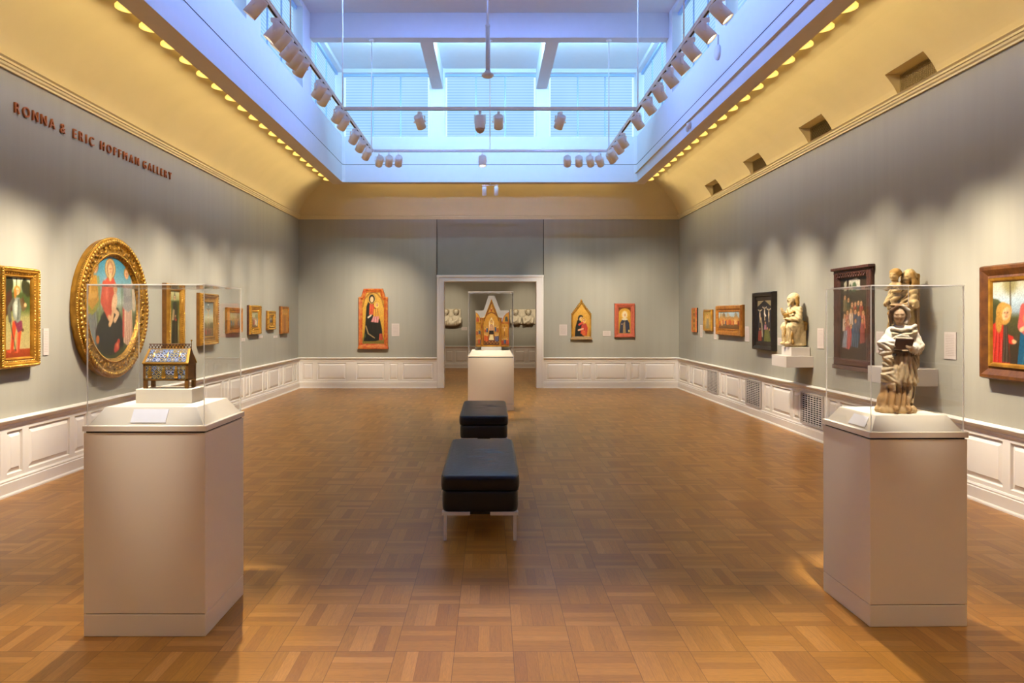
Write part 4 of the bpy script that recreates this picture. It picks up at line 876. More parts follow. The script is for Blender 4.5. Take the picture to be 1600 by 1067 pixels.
# ------------------------------------------------------------------ pedestals and cases
def pedestal(label, x, y, w, d, zj, cap, ins, rise, rz=0, kick=.112):
    t = thing('pedestal', label, 'pedestal', (x, y, 0), rz)
    a, b = w / 2, d / 2
    MB().box(-a, a, -b, b, 0, kick).build('kick_base', M['ped'], t, bevel=.004)
    MB().box(-a, a, -b, b, kick + .003, zj - .003).box(-a + .006, a - .006, -b + .006, b - .006, kick - .002, kick + .004, 1).box(-a + .008, a - .008, -b + .008, b - .008, zj - .004, zj + .008, 1).build('body', [M['ped'], M['joint']], t, bevel=.003)
    o = .004; zc = zj + cap; A, B = a + o, b + o; z0 = zj + .006
    R = lambda A, B, z: [(-A, -B, z), (A, -B, z), (A, B, z), (-A, B, z)]
    MB().loft([R(A, B, z0), R(A, B, zc), R(A - .002, B - .002, zc + .002), R(a - .016, b - .016, zc + .002), R(a - ins, b - ins, zc + rise)]).build('sloped_top', M['ped'], t)
    return t, zc + rise
def case(label, x, y, w, d, z0, z1, rz=0, th=.0055, eg=.012):
    t = thing('glass_case', label, 'display case', (x, y, z0), rz); h = z1 - z0; a, b = w / 2, d / 2
    def pane(x0, x1, y0, y1, zz0, zz1):
        mb = MB().box(x0, x1, y0, y1, zz0, zz1); dims = (abs(x1 - x0), abs(y1 - y0), zz1 - zz0); ax = dims.index(min(dims))
        big = {0: (3, 5), 1: (2, 4), 2: (0, 1)}[ax]; mb.mi = [0 if i in big else 1 for i in range(6)]
        return mb.build('pane', [M['glass'], M['gedge']], t)
    pane(-a, a, -b, -b + th, 0, h - th); pane(-a, a, b - th, b, 0, h - th); pane(-a, -a + th, -b + th, b - th, 0, h - th); pane(a - th, a, -b + th, b - th, 0, h - th)
    pane(-a, a, -b, b, h - th, h)
    return t
# left
lx, ly, lw, ld = -1.7325, (3.752 + 4.333) / 2, .611, .581
t, LT = pedestal('white square pedestal at left with sloped top under the jewelled casket', lx, ly, lw, ld, 1.024, .031, .0726, .087)
case('clear acrylic case over the jewelled casket on the left pedestal', lx, ly, lw - .02, ld - .02, 1.0585, 1.768)
o = MB().box(-.151, .151, -.085, .085, 0, .075).build('display_block', M['ped'], None, bevel=.003); o.location = (-1.746, 4.09, LT); tag(o, 'low grey block under the jewelled casket', 'plinth')
def slope_card(label, x, yb, yt, zb, zt, w, rz=0, origin=(0, 0)):
    dy, dz = yt - yb, zt - zb; n = Vector((0, -dz, dy)).normalized() * .003
    mb = MB(); v = [(-w / 2, yb, zb), (w / 2, yb, zb), (w / 2, yt, zt), (-w / 2, yt, zt)]
    mb.loft([[tuple(Vector(p) + n * .4) for p in v], [tuple(Vector(p) + n) for p in v]])
    o = mb.build('exhibit_sign', M['whitecard']); return tag(o, label, 'label')
s0, zc = ly - ld / 2 - .002, 1.055 + .002
f = lambda q: (ly - ld / 2 + .016 + .0566 * q, zc + .002 + .085 * q)
ca, cb_ = f(.12), f(.86)
o = slope_card('white text card lying on the sloped top of the left pedestal', 0, ca[0], cb_[0], ca[1], cb_[1], .178); o.location.x = (232 - VX) * 3.78 / F
# right
rx, ry, rw, rd, rrz = 2.212, 4.135, .508, .526, math.radians(.9)
t, RT = pedestal('white square pedestal at right with sloped top under the reading statue', rx, ry, rw, rd, .972, .033, .066, .08, rrz)
case('clear acrylic case over the reading statue on the right pedestal', rx, ry, rw - .02, rd - .02, 1.0085, 1.769, rrz)
mb = MB(); q0, q1 = .12, .78; xx = lambda q: -rw / 2 + .016 + .05 * q; zz = lambda q: 1.009 + .078 * q
nrm = Vector((-.078, 0, .05)).normalized() * .003
v = [(xx(q0), .01, zz(q0)), (xx(q0), -.17, zz(q0)), (xx(q1), -.15, zz(q1)), (xx(q1), .005, zz(q1))]
mb.loft([[tuple(Vector(p) + nrm * .4) for p in v], [tuple(Vector(p) + nrm) for p in v]])
o = mb.build('exhibit_sign', M['whitecard']); o.location = (rx, ry, 0); o.rotation_euler.z = rrz; tag(o, 'white text card on the left slope of the right pedestal', 'label')
# middle
mw = .79; mx_, my = .011, 12.87 + mw / 2
t, MT = pedestal('white pedestal in front of the doorway carrying the gilded triptych', mx_, my, mw, mw, .91, .03, .06, .085)
case('clear acrylic case over the gilded triptych in front of the doorway', mx_, my, mw - .012, mw - .012, .9445, 2.045, 0, .009)

# ------------------------------------------------------------------ casket
def casket():
    W, D = .243, .112; t = thing('reliquary_casket', 'jewelled gabled metal casket with enamel plates inside the left glass case', 'casket', (-1.7475, 4.03 + D / 2, LT + .0755))
    a, b = W / 2, D / 2; zl, ze, zr = .042, .132, .207; ri = .03
    for sx in (-1, 1):
        for sy in (-1, 1):
            x0 = sx * a; y0 = sy * b; MB().box(x0, x0 - sx * .02, y0, y0 - sy * .02, 0, zl + .005).build('leg', M['goldside'], t, bevel=.002)
    # body shell with gabled ends
    g = .012
    mb = MB(); mb.box(-a, a, -b, b, zl, zl + .012); mb.box(-a, a, -b, b, ze - .008, ze)
    for sx in (-1, 1):
        mb.box(sx * a, sx * (a - .014), -b, -b + .014, zl, ze); mb.box(sx * a, sx * (a - .014), b - .014, b, zl, ze)
        x = sx * (a - .002); mb.add([(x, -b + .002, zl), (x, b - .002, zl), (x, b - .002, ze), (x, 0.004, zr), (x, -.004, zr), (x, -b + .002, ze)], [(0, 1, 2, 3, 4, 5)])
    mb.box(-a + .004, a - .004, -b + .004, b - .004, zl + .002, ze - .002)
    mb.build('body', M['goldside'], t, bevel=.001)
    def rings(nx, ny, asp, base, seed):
        P = Paint(nx, ny, base, asp); R = np.random.RandomState(seed)
        n = int(asp * 4.2)
        for i in range(n):
            for j in range(3):
                x = (i + .3 + .5 * (j % 2)) * asp / n; y = .2 + .3 * j
                c = ['#c4c8d4', '#b8a458', '#8aa0c8', '#a88c44'][R.randint(4)]
                P.ell(x, y, .115, .115, ['#33385a', '#5c4a24', '#2c3c62'][R.randint(3)]); P.ring(x, y, .1, .022, c); P.ell(x, y, .04, .04, ['#d8d8e0', '#2c3a66', '#a8823a'][R.randint(3)])
                P.ell(x + .14, y + .15, .03, .03, ['#c8b878', '#d8dcea'][R.randint(2)])
        for k in (0, 1): P.line([(0, k), (asp, k)], .05, '#8a6a2c')
        for k in (0, asp): P.line([(k, 0), (k, 1)], .05, '#8a6a2c')
        return P.noise(.05, seed)
    canvas('enamel_plate', rings(210, 84, 2.6, '#41424f', 1), -a + .012, a - .012, zl + .006, ze - .006, -b - .001, t, None, M['enamel'])
    # roof
    mb = MB(); 
    for sy in (-1, 1):
        v = [(-a - .003, sy * (b + .004), ze), (a + .003, sy * (b + .004), ze), (a - .008, sy * .004, zr), (-a + .008, sy * .004, zr)]; v2 = [(x, y, z + .006) for x, y, z in v]; mb.loft([v, v2])
    mb.build('roof', M['goldsm'], t)
    canvas('enamel_plate', rings(210, 84, 2.8, '#3f4862', 2), 0, 1, 0, 1, 0, t, None, M['enamel'], fn=lambda u, v: ((-a + .01 + .011 * v * .9) + u * (2 * a - .02 - .022 * v * .9), -b - .004 + v * b * .95, ze + .009 + v * (zr - ze) * .95))
    for i in range(3):
        x = (-.078, -.004, .062)[i]
        mb = MB().lathe([(.011, 0), (.0125, .012), (.01, .035), (.006, .046), (.004, .048)], (0, 0, 0), n=10).ell((0, 0, .053), .006, .006, .007)
        o = mb.build('figure', M['goldbead'], t, smooth=True); o.location = (x + .004, -b * .62, ze + .012 + .01); o.rotation_euler.x = -.5
        o2 = o.copy(); COL.objects.link(o2); o2.parent = t; o2.location = (x - .004, -b - .006, zl + .014); o2.rotation_euler.x = 0; o2.scale = (1, .6, 1.1)
    mb = MB(); n = 13
    for i in range(n):
        x0 = -a + .008 + (2 * a - .016) * i / n; x1 = -a + .008 + (2 * a - .016) * (i + 1) / n; xm = (x0 + x1) / 2
        mb.tube((x0, 0, zr + .012), (xm, 0, zr + .027), .0022, n=6); mb.tube((xm, 0, zr + .027), (x1, 0, zr + .012), .0022, n=6); mb.tube((x0, 0, zr + .012), (xm, 0, zr + .002), .0022, n=6); mb.tube((xm, 0, zr + .002), (x1, 0, zr + .012), .0022, n=6)
    mb.box(-a + .006, a - .006, -.003, .003, zr - .002, zr + .005).tube((-a + .008, 0, zr + .03), (a - .008, 0, zr + .03), .0025, n=6)
    mb.build('crest', pbr('dark_bronze_crest', '#5a3418', .45, metal=.4, var=.3), t)
    for x, hh in ((-.002, .052), (a - .004, .05)):
        MB().tube((x, 0, zr), (x, 0, zr + hh), .002).ell((x, 0, zr + hh), .005, .005, .005).build('finial', M['goldbead'], t, smooth=True)
casket()

# ------------------------------------------------------------------ triptych
def triptych():
    s = .0015 * .9; t = thing('triptych_altarpiece', 'gilded three-part altarpiece with pointed gable inside the middle glass case', 'altarpiece', (mx_ + .01, 13.2, MT))
    X = lambda zx: (zx - 388) * .001348 ; Z = lambda zy_: (818 - zy_) * .001348 + .075
    MB().box(X(255), X(520), -.06, .1, 0, .06).build('plinth', M['mount'], t, bevel=.004)
    out = [(X(175), .0), (X(620), .0), (X(620), Z(355)), (X(505), Z(355)), (X(430), Z(160)), (X(350), Z(160)), (X(285), Z(355)), (X(175), Z(355))]
    MB().loft([[(x, .1, z) for x, z in out], [(x, .085, z) for x, z in out]]).build('backing_board', M['mount'], t)
    # centre
    cen = [(X(275), Z(818)), (X(500), Z(818)), (X(500), Z(450)), (X(478), Z(440)), (X(388), Z(205)), (X(298), Z(440)), (X(275), Z(450))]
    mb = MB(); ringmesh(mb, cen, [(0, -.08), (0, .03), (.01, .035), (.016, .02)]); mb.build('centre_frame', M['goldsm'], t)
    P = Paint(60, 140, '#b8862c', .5); P.grad([(0, '#4a2a18'), (.16, '#6a3c20'), (.3, '#a8762a'), (1, '#c89634')])
    P.line([(.02, .55), (.08, .68), (.25, .74), (.42, .68), (.48, .55)], .014, '#6a3a14'); P.line([(.1, .66), (.25, .95), (.4, .66)], .012, '#7a4418'); P.ell(.25, .8, .03, .04, '#8a3a1c'); P.ell(.25, .82, .015, .02, '#d8b080')
    P.poly([(.17, .3), (.17, .52), (.25, .63), (.33, .52), (.33, .3)], '#d8c090'); P.robe([(.16, .27), (.19, .44), (.25, .5), (.31, .44), (.34, .27)], '#c08a60', folds=3); P.poly([(.17, .25), (.18, .33), (.32, .33), (.33, .25)], '#1d1410'); P.head(.25, .52, .026, halo='#e0b850'); P.poly([(.17, .12), (.2, .24), (.3, .24), (.33, .12)], '#cdbb88')
    P.crowd(.03, .15, .38, .44, 2, 41, ['#a83a1c', '#3a4a6a'], .018, '#d8aa44'); P.crowd(.35, .47, .38, .44, 2, 42, ['#3a4a6a', '#a04a20'], .018, '#d8aa44'); P.crowd(.03, .15, .24, .27, 2, 43, ['#c8401c', '#b8501c'], .022, '#d8aa44'); P.crowd(.36, .47, .24, .27, 2, 44, ['#3a5070', '#4a4a60'], .022, '#d8aa44')
    for i in range(10): P.ell(.03 + i * .05, .05 + .03 * (i % 2), .012, .012, '#b8863a')
    P.noise(.07, 45); canvas('centre_panel', P, X(285), X(491), Z(812), Z(225), -.022, t, inset(cen, .01))
    for sgn, nm in ((-1, 'left'), (1, 'right')):
        if sgn < 0: wo = [(X(182), Z(818)), (X(272), Z(818)), (X(272), Z(512)), (X(250), Z(500)), (X(240), Z(452)), (X(222), Z(412)), (X(200), Z(388)), (X(182), Z(378))]
        else: wo = [(X(505), Z(818)), (X(618), Z(818)), (X(618), Z(376)), (X(585), Z(392)), (X(556), Z(425)), (X(536), Z(470)), (X(528), Z(512)), (X(505), Z(512))]
        w = thing('wing', nm + ' wing of the triptych', 'x', (0, 0, 0)); del w['category']; w.parent = t
        mb = MB(); ringmesh(mb, wo, [(0, -.05), (0, .0), (.006, .004), (.01, -.004)]); mb.box(wo[0][0], wo[1][0], -.004, .01, Z(525), Z(512)); mb.build('wing_frame', M['redframe'] if sgn > 0 else M['goldsm'], w)
        P = Paint(36, 100, '#b8842a', .25); P.grad([(0, '#7a4a20'), (.4, '#b07c2a'), (1, '#c29034')]); P.crowd(.02, .23, .2, .24, 3, 50 + sgn, ['#3f4a66', '#a83c1c', '#8a6a3a', '#c25a34'], .022, '#d8aa44')
        if sgn < 0: P.crowd(.02, .23, .46, .5, 3, 60, ['#3f4a5a', '#8a3a1c'], .02, '#d8aa44')
        else: P.line([(.12, .3), (.12, .6)], .008, '#6a3c18'); P.line([(.06, .54), (.18, .54)], .008, '#d0a878'); P.ell(.12, .48, .014, .05, '#d8b080')
        P.robe([(.03, .72), (.04, .85), (.1, .85), (.12, .72)] if sgn < 0 else [(.13, .72), (.14, .86), (.2, .86), (.22, .72)], '#a83a24' if sgn < 0 else '#4a4a3a', folds=2); P.line([(0, .68), (.25, .68)], .012, '#8a4c1c'); P.noise(.07, 51)
        xs = [p[0] for p in wo]; zs = [p[1] for p in wo]; canvas('wing_panel', P, min(xs), max(xs), min(zs), max(zs), .002, w, inset(wo, .004))
    mb = MB()
    for zx in (262, 505):
        mb.box(X(zx - 14), X(zx + 14), -.03, .02, Z(818), Z(462)); mb.box(X(zx - 20), X(zx + 20), -.036, .02, Z(470), Z(450))
    mb.build('pillar', M['orange'], t, bevel=.003)
    MB().box(X(182), X(620), -.04, .05, Z(828), Z(815)).build('sill', M['goldsm'], t)
triptych()

# ------------------------------------------------------------------ benches
def bench(label, x, y0, y1):
    w, L = .568, y1 - y0; t = thing('leather_bench', label, 'bench', (x, (y0 + y1) / 2, 0)); a, b = w / 2, L / 2
    def cushion(nm, a, b, z0, z1, rad, crown, mat, wr):
        nx, ny = 20, 48; bm = MB(); rings = []
        # superellipse shell
        vs = []; 
        prof = [(-.99, .0), (-1, .15)]
        import math as m_
        N_ = 56; K = 14; rr = []
        for k in range(K + 1):
            ph = -PI / 2 + PI * k / K; cz = abs(math.sin(ph)) ** .5 * (1 if ph > 0 else -1); sc = abs(math.cos(ph)) ** .5 if 0 < k < K else 0
            ring = []
            ins = rad * (1 - sc)
            for i in range(N_):
                th = 2 * PI * i / N_; e = .12
                cx = abs(math.cos(th)) ** e * (1 if math.cos(th) >= 0 else -1); cy = abs(math.sin(th)) ** e * (1 if math.sin(th) >= 0 else -1)
                ring.append(((a - ins) * cx, (b - ins) * cy, (z0 + z1) / 2 + (z1 - z0) / 2 * cz))
            rr.append(ring)
        bm.loft(rr, 0, True, False)
        # top surface grid, crowned with creases
        g = 26; gv = []; top = z1; A, B = a - rad * .8, b - rad * .8
        R = random.Random(5)
        cre = [(R.uniform(-.2, .6), R.uniform(-.55, .25), R.uniform(.15, .4)) for _ in range(7)]
        for j in range(2 * g + 1):
            for i in range(g + 1):
                u, v = -1 + 2 * i / g, -1 + j / g
                h = crown * (1 - u ** 4) * (1 - v ** 6)
                if wr:
                    for cu, cv_, ln in cre:
                        du = (u - cu) / ln; dv = (v - cv_ - .05 * (u - cu)) / .025
                        if abs(du) < 2 and abs(dv) < 4: h -= .006 * math.exp(-du * du - dv * dv); h += .003 * math.exp(-du * du - (dv - 2) ** 2)
                gv.append((A * u * 1.01, B * v * 1.01, top - .0015 + h))
        fs = []
        for j in range(2 * g):
            for i in range(g): q = j * (g + 1) + i; fs.append((q, q + 1, q + g + 2, q + g + 1))
        bm.add(gv, fs); return bm.build(nm, mat, t, smooth=True)
    cushion('seat_base', a - .006, b - .006, .205, .356, .02, 0, M['leather2'], False)
    c = cushion('seat_cushion', a + .004, b + .004, .352, .466, .05, .012, M['leather'], True)
    mb = MB()
    for pts, z in (((a - .01, b - .01), .455), ((a - .01, b - .01), .363)):
        A, B = pts; cor = [(-A + .03, -B), (A - .03, -B), (A, -B + .03), (A, B - .03), (A - .03, B), (-A + .03, B), (-A, B - .03), (-A, -B + .03)]
        for p, q in zip(cor, cor[1:] + cor[:1]): mb.tube((*p, z), (*q, z), .0035, n=6)
    mb.build('piping', M['leather2'], c, smooth=True)
    for sx in (-1, 1):
        for sy in (-1, 1):
            mb = MB(); xo = sx * (a - .022); yo = sy * (b - .012)
            mb.box(xo, xo - sx * .022, yo, yo - sy * .05, 0, .205); mb.box(xo + sx * .012, xo - sx * .19, yo + sy * .004, yo - sy * .06, .182, .207); mb.build('leg', M['steel'], t, bevel=.002)
    MB().box(-a + .05, a - .05, -b + .03, b - .03, .186, .207).build('under_frame', M['black'], t)
    return t
bench('black leather backless bench on steel legs, nearer of the two', -.073, 5.355, 7.03)
bench('black leather backless bench partly hidden, farther of the two', -.075, 8.62, 10.25)

# ------------------------------------------------------------------ carved figures from distance fields
def surface_nets(f, lo, hi, res):
    lo = np.array(lo); hi = np.array(hi); n = np.ceil((hi - lo) / res).astype(int) + 1
    ax = [lo[i] + res * np.arange(n[i]) for i in range(3)]
    V = np.empty(n, np.float32)
    for i in range(0, n[0], 16):
        g = np.stack(np.meshgrid(ax[0][i:i+16], ax[1], ax[2], indexing='ij'), -1).reshape(-1, 3); V[i:i+16] = f(g).reshape(-1, n[1], n[2])
    I = V < 0; c = [(a, b, d) for a in (0, 1) for b in (0, 1) for d in (0, 1)]
    sl = lambda A, o: A[o[0]:n[0]-1+o[0], o[1]:n[1]-1+o[1], o[2]:n[2]-1+o[2]]
    cnt = sum(sl(I, o).astype(np.int8) for o in c); act = (cnt > 0) & (cnt < 8)
    idx = -np.ones(act.shape, int); idx[act] = np.arange(act.sum()); cells = np.argwhere(act)
    acc = np.zeros((len(cells), 3)); w = np.zeros(len(cells))
    for a in c:
        for k in range(3):
            if a[k]: continue
            b = list(a); b[k] = 1
            va = sl(V, a)[act]; vb = sl(V, b)[act]; cr = (va < 0) != (vb < 0)
            t = np.where(cr, va / np.where(cr, va - vb, 1), 0); p = np.array(a, float)[None].repeat(len(cells), 0); p[:, k] += t
            acc += p * cr[:, None]; w += cr
    verts = lo + (cells + acc / w[:, None]) * res
    faces = []
    for k in range(3):
        u, v = (k + 1) % 3, (k + 2) % 3
        s0 = [slice(None)] * 3; s1 = [slice(None)] * 3; s0[k] = slice(0, -1); s1[k] = slice(1, None)
        A, B = I[tuple(s0)], I[tuple(s1)]; e = np.argwhere(A != B)
        ok = (e[:, u] > 0) & (e[:, v] > 0) & (e[:, u] < n[u] - 1) & (e[:, v] < n[v] - 1); e = e[ok]
        def at(du, dv):
            q = e.copy(); q[:, u] += du; q[:, v] += dv; return idx[q[:, 0], q[:, 1], q[:, 2]]
        q = np.stack([at(-1, -1), at(0, -1), at(0, 0), at(-1, 0)], 1); fl = ~A[e[:, 0], e[:, 1], e[:, 2]]; q[fl] = q[fl][:, ::-1]; faces.append(q)
    return verts, np.concatenate(faces)
class Field:
    def __init__(s): s.p = []
    def ell(s, c, r, col, k=.012, rot=(0, 0, 0)): s.p.append(('e', np.array(c, float), np.array(r, float), np.array(Euler(rot).to_matrix()).T, lin(col), k)); return s
    def cone(s, a, b, r0, r1, col, k=.012): s.p.append(('c', np.array(a, float), np.array(b, float), r0, r1, lin(col), k)); return s
    def box(s, c, h, rnd, col, k=.006, rot=(0, 0, 0)): s.p.append(('b', np.array(c, float), np.array(h, float) - rnd, rnd, np.array(Euler(rot).to_matrix()).T, lin(col), k)); return s
    def path(s, pts, r0, r1, col, k=.008):
        n = len(pts) - 1
        for i in range(n): s.cone(pts[i], pts[i + 1], r0 + (r1 - r0) * i / n, r0 + (r1 - r0) * (i + 1) / n, col, k)
        return s
    def dist(s, q, P):
        if q[0] == 'e':
            L = (P - q[1]) @ q[3].T / q[2]; n = np.linalg.norm(L, axis=1); g = np.linalg.norm(L / q[2], axis=1) + 1e-9; return n * (n - 1) / g
        if q[0] == 'c':
            a, b = q[1], q[2]; ab = b - a; t = np.clip(((P - a) @ ab) / (ab @ ab), 0, 1); return np.linalg.norm(P - a - t[:, None] * ab, axis=1) - (q[3] + (q[4] - q[3]) * t)
        L = np.abs((P - q[1]) @ q[4].T) - q[2]; return np.linalg.norm(np.maximum(L, 0), axis=1) + np.minimum(L.max(1), 0) - q[3]
    def __call__(s, P):
        d = None
        for q in s.p:
            e = s.dist(q, P); k = q[-1]
            if d is None: d = e
            else: h = np.clip(.5 + .5 * (d - e) / k, 0, 1); d = d + (e - d) * h - k * h * (1 - h)
        if hasattr(s, 'disp'): d = d + s.disp(P)
        return d
    def colors(s, P):
        W = np.zeros((len(P), 1)); C = np.zeros((len(P), 3))
        for q in s.p:
            w = np.exp(-np.clip(s.dist(q, P) + .02, 0, 1) / .0025)[:, None]; W += w; C += w * np.array(q[-2])
        return C / (W + 1e-12)
def sculpt(name, F_, lo, hi, res, mat, parent, shade=.5):
    v, f = surface_nets(F_, lo, hi, res)
    me = bpy.data.meshes.new(name); me.from_pydata(v.tolist(), [], f.tolist()); me.materials.append(mat)
    for p in me.polygons: p.use_smooth = True
    c = F_.colors(v)
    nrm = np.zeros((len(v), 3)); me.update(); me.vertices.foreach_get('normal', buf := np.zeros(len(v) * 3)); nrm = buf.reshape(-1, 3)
    cav = np.clip(F_(v + nrm * res * 4) / (res * 4), 0, 1)[:, None]         # shade painted into the hollows of the carving
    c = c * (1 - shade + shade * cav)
    ca = me.color_attributes.new('Col', 'FLOAT_COLOR', 'POINT'); ca.data.foreach_set('color', np.concatenate([c, np.ones((len(v), 1))], 1).astype(np.float32).ravel())
    o = bpy.data.objects.new(name, me); COL.objects.link(o); o.parent = parent; return o
def face(F_, c, r, col, yaw=0, pitch=0, beard=None, dark='#6a4a2a', nose=1.0):
    """head with face turned by yaw (about z; 0 = -y) and pitched down"""
    Rm = np.array(Euler((pitch, 0, yaw)).to_matrix()); c = np.array(c, float); L = lambda x, y, z: c + Rm @ (np.array((x, y, z)) * r); E = (pitch, 0, yaw)
    F_.ell(c, (r * .78, r * .92, r * 1.0), col, r * .2, E); F_.ell(L(0, -.35, -.45), (r * .55, r * .55, r * .6), col, r * .3, E)
    F_.cone(L(0, -.84, .22), L(0, -.84 - .2 * nose, -.16), r * .08, r * .13, col, r * .12)
    for s_ in (-1, 1):
        F_.ell(L(s_ * .31, -.8, .17), (r * .17, r * .09, r * .06), dark, r * .02, E); F_.cone(L(s_ * .12, -.9, .33), L(s_ * .5, -.74, .3), r * .06, r * .05, col, r * .1); F_.ell(L(s_ * .4, -.64, -.2), (r * .22, r * .2, r * .22), col, r * .2, E); F_.ell(L(s_ * .78, 0, 0), (r * .1, r * .18, r * .26), col, r * .05, E)
    F_.ell(L(0, -.9, -.42), (r * .2, r * .09, r * .035), dark, r * .02, E); F_.ell(L(0, -.82, -.56), (r * .15, r * .12, r * .07), col, r * .06, E); F_.ell(L(0, -.74, -.8), (r * .2, r * .18, r * .16), col, r * .15, E)
    if beard:
        for s_ in (-1, -.5, 0, .5, 1): F_.cone(L(s_ * .5, -.55, -.5), L(s_ * .22, -.85, -1.45 + abs(s_) * .3), r * .22, r * .1, beard, r * .1)
def hand(F_, wrist, fdir, up, r, col, curl=.3):
    """palm and five unequal bent fingers"""
    w = np.array(wrist, float); f = np.array(fdir, float); f /= np.linalg.norm(f); u = np.array(up, float); u -= f * (u @ f); u /= np.linalg.norm(u); sd = np.cross(f, u)
    F_.cone(w, w + f * r * 1.4, r * .7, r * .85, col, r * .4)
    for i, (ln, o) in enumerate(((1.7, -.75), (2.0, -.25), (1.85, .25), (1.4, .75))):
        b = w + f * r * 1.7 + sd * o * r; m_ = b + f * r * ln * .55 - u * r * curl * .3; e = m_ + f * r * ln * .5 - u * r * curl
        F_.cone(b - f * r * .4, m_, r * .3, r * .26, col, r * .12); F_.cone(m_, e, r * .26, r * .2, col, r * .08)
    b = w + f * r * .5 - sd * r * .7; F_.cone(b, b + f * r * .8 - sd * r * .6, r * .32, r * .26, col, r * .15); F_.cone(b + f * r * .8 - sd * r * .6, b + f * r * 1.5 - sd * r * .6, r * .26, r * .2, col, r * .1)

def statue_reader():
    t = thing('reading_statue', 'carved wooden robed figure reading a red book inside the right glass case', 'statue', ((1402 - VX) * 4.06 / F, 4.08, RT + .002), 0)
    cr, tan, br, dk, hd = '#eadcc2', '#d2ae78', '#b88c54', '#6e4a2a', '#c8a47a'
    F_ = Field(); G = '#cfb283'; fo = '#dcc69c'
    F_.ell((-.004, 0, .014), (.098, .078, .03), tan, .01)
    for x, y, r in ((-.075, -.035, .026), (.066, -.04, .028), (.0, -.06, .028), (.082, 0, .022), (-.085, .01, .022), (-.04, -.055, .024), (.035, -.058, .024)): F_.ell((x, y, .014), (r, r * .8, .024), tan, .008)
    # under-robe, then the cloak as a slightly larger shell with a rising hem
    F_.cone((-.014, .0, .04), (-.006, .0, .19), .07, .058, br, .02); F_.ell((-.012, -.004, .06), (.084, .066, .055), br, .02)
    F_.cone((.03, .012, .06), (.036, .01, .3), .052, .05, G, .012); F_.cone((.004, .0, .19), (.03, 0, .32), .068, .053, G, .012)
    F_.cone((-.02, -.01, .165), (.02, -.005, .25), .056, .05, G, .012)
    # chest, cape and shoulders
    F_.ell((.036, .0, .385), (.064, .048, .07), cr, .02); F_.ell((.036, .004, .435), (.078, .05, .04), cr, .02)
    F_.cone((.088, .005, .435), (.112, -.006, .365), .031, .036, cr, .02); F_.cone((.114, -.008, .352), (.05, -.078, .345), .034, .021, cr, .012)
    F_.cone((-.018, .0, .43), (-.056, -.016, .385), .028, .03, cr, .02); F_.cone((-.056, -.016, .38), (-.04, -.07, .372), .028, .018, cr, .012)
    F_.path([(-.034, -.03, .452), (.0, -.05, .445), (.05, -.05, .452), (.092, -.025, .468), (.11, .0, .47)], .009, .009, cr, .006)
    F_.path([(-.03, -.036, .428), (.02, -.058, .42), (.07, -.05, .43), (.1, -.03, .44)], .007, .007, fo, .006)
    F_.path([(-.04, -.055, .402), (-.005, -.066, .418), (.035, -.063, .408), (.06, -.055, .395)], .007, .006, cr, .005)
    for q in range(4): F_.path([(.146 - .012 * q, -.006 - .006 * q, .372 - .006 * q), (.128 - .012 * q, -.042 - .008 * q, .36 - .004 * q), (.108 - .014 * q, -.05 - .01 * q, .325)], .0075, .006, cr if q % 2 else fo, .005)
    # head: oval face bowed to its right, veil, flat cap
    F_.cone((.028, .004, .45), (.018, -.002, .49), .025, .023, hd, .01)
    face(F_, (.008, -.018, .528), .04, hd, -.34, .2, None, '#94704a', .8)
    F_.ell((.026, .014, .53), (.046, .04, .052), tan, .006)
    F_.path([(.02, -.04, .572), (.05, -.034, .552), (.062, -.02, .52), (.05, -.014, .488)], .0095, .011, cr, .005); F_.path([(.04, -.024, .574), (.066, -.012, .548), (.074, .0, .515), (.062, .002, .482)], .011, .012, tan, .005)
    F_.path([(-.01, -.04, .572), (-.032, -.022, .55), (-.034, -.01, .52), (-.022, .0, .485)], .008, .01, dk, .005)
    F_.ell((.02, -.004, .575), (.05, .044, .009), br, .005, (0, .1, 0)); F_.ell((.026, .0, .583), (.042, .038, .007), dk, .003, (0, .12, 0))
    # hands at the book
    hand(F_, (.05, -.086, .345), (-1, -.3, .45), (0, -1, .2), .0125, hd, .35)
    hand(F_, (-.038, -.07, .372), (.9, -.5, -.25), (0, -1, -.4), .0115, hd, .4)
    # wide sleeve falling from its right arm, then the gathered edge of the cloak cascading down
    F_.ell((-.066, -.024, .374), (.036, .032, .028), cr, .01); F_.ell((-.056, -.05, .352), (.022, .012, .024), '#f2ead8', .004)
    F_.cone((-.08, -.026, .37), (-.082, -.026, .318), .026, .017, cr, .01); F_.cone((-.06, -.04, .36), (-.058, -.044, .29), .022, .02, fo, .012)
    F_.cone((-.06, -.034, .3), (-.062, -.03, .2), .021, .026, fo, .014); F_.cone((-.062, -.03, .2), (-.03, -.045, .165), .026, .022, fo, .014); F_.cone((-.03, -.05, .165), (.01, -.054, .15), .018, .012, G, .01)
    F_.cone((-.01, -.062, .165), (.008, -.064, .13), .011, .005, dk, .006); F_.cone((-.035, -.06, .16), (-.036, -.062, .125), .011, .005, G, .006)
    F_.path([(.03, -.052, .3), (.078, -.034, .25), (.084, -.022, .16), (.078, -.016, .05)], .013, .014, fo, .008); F_.path([(.05, -.046, .25), (.062, -.05, .16), (.056, -.046, .06)], .011, .011, G, .006)
    F_.path([(.095, -.01, .345), (.1, -.02, .3), (.075, -.04, .27)], .007, .005, fo, .004)
    F_.cone((-.035, -.07, .03), (-.042, -.092, .024), .015, .011, br, .006); F_.cone((.026, -.07, .03), (.03, -.09, .024), .015, .011, br, .006)
    F_.path([(-.03, -.052, .33), (.02, -.06, .322), (.066, -.046, .326)], .01, .01, dk, .006)
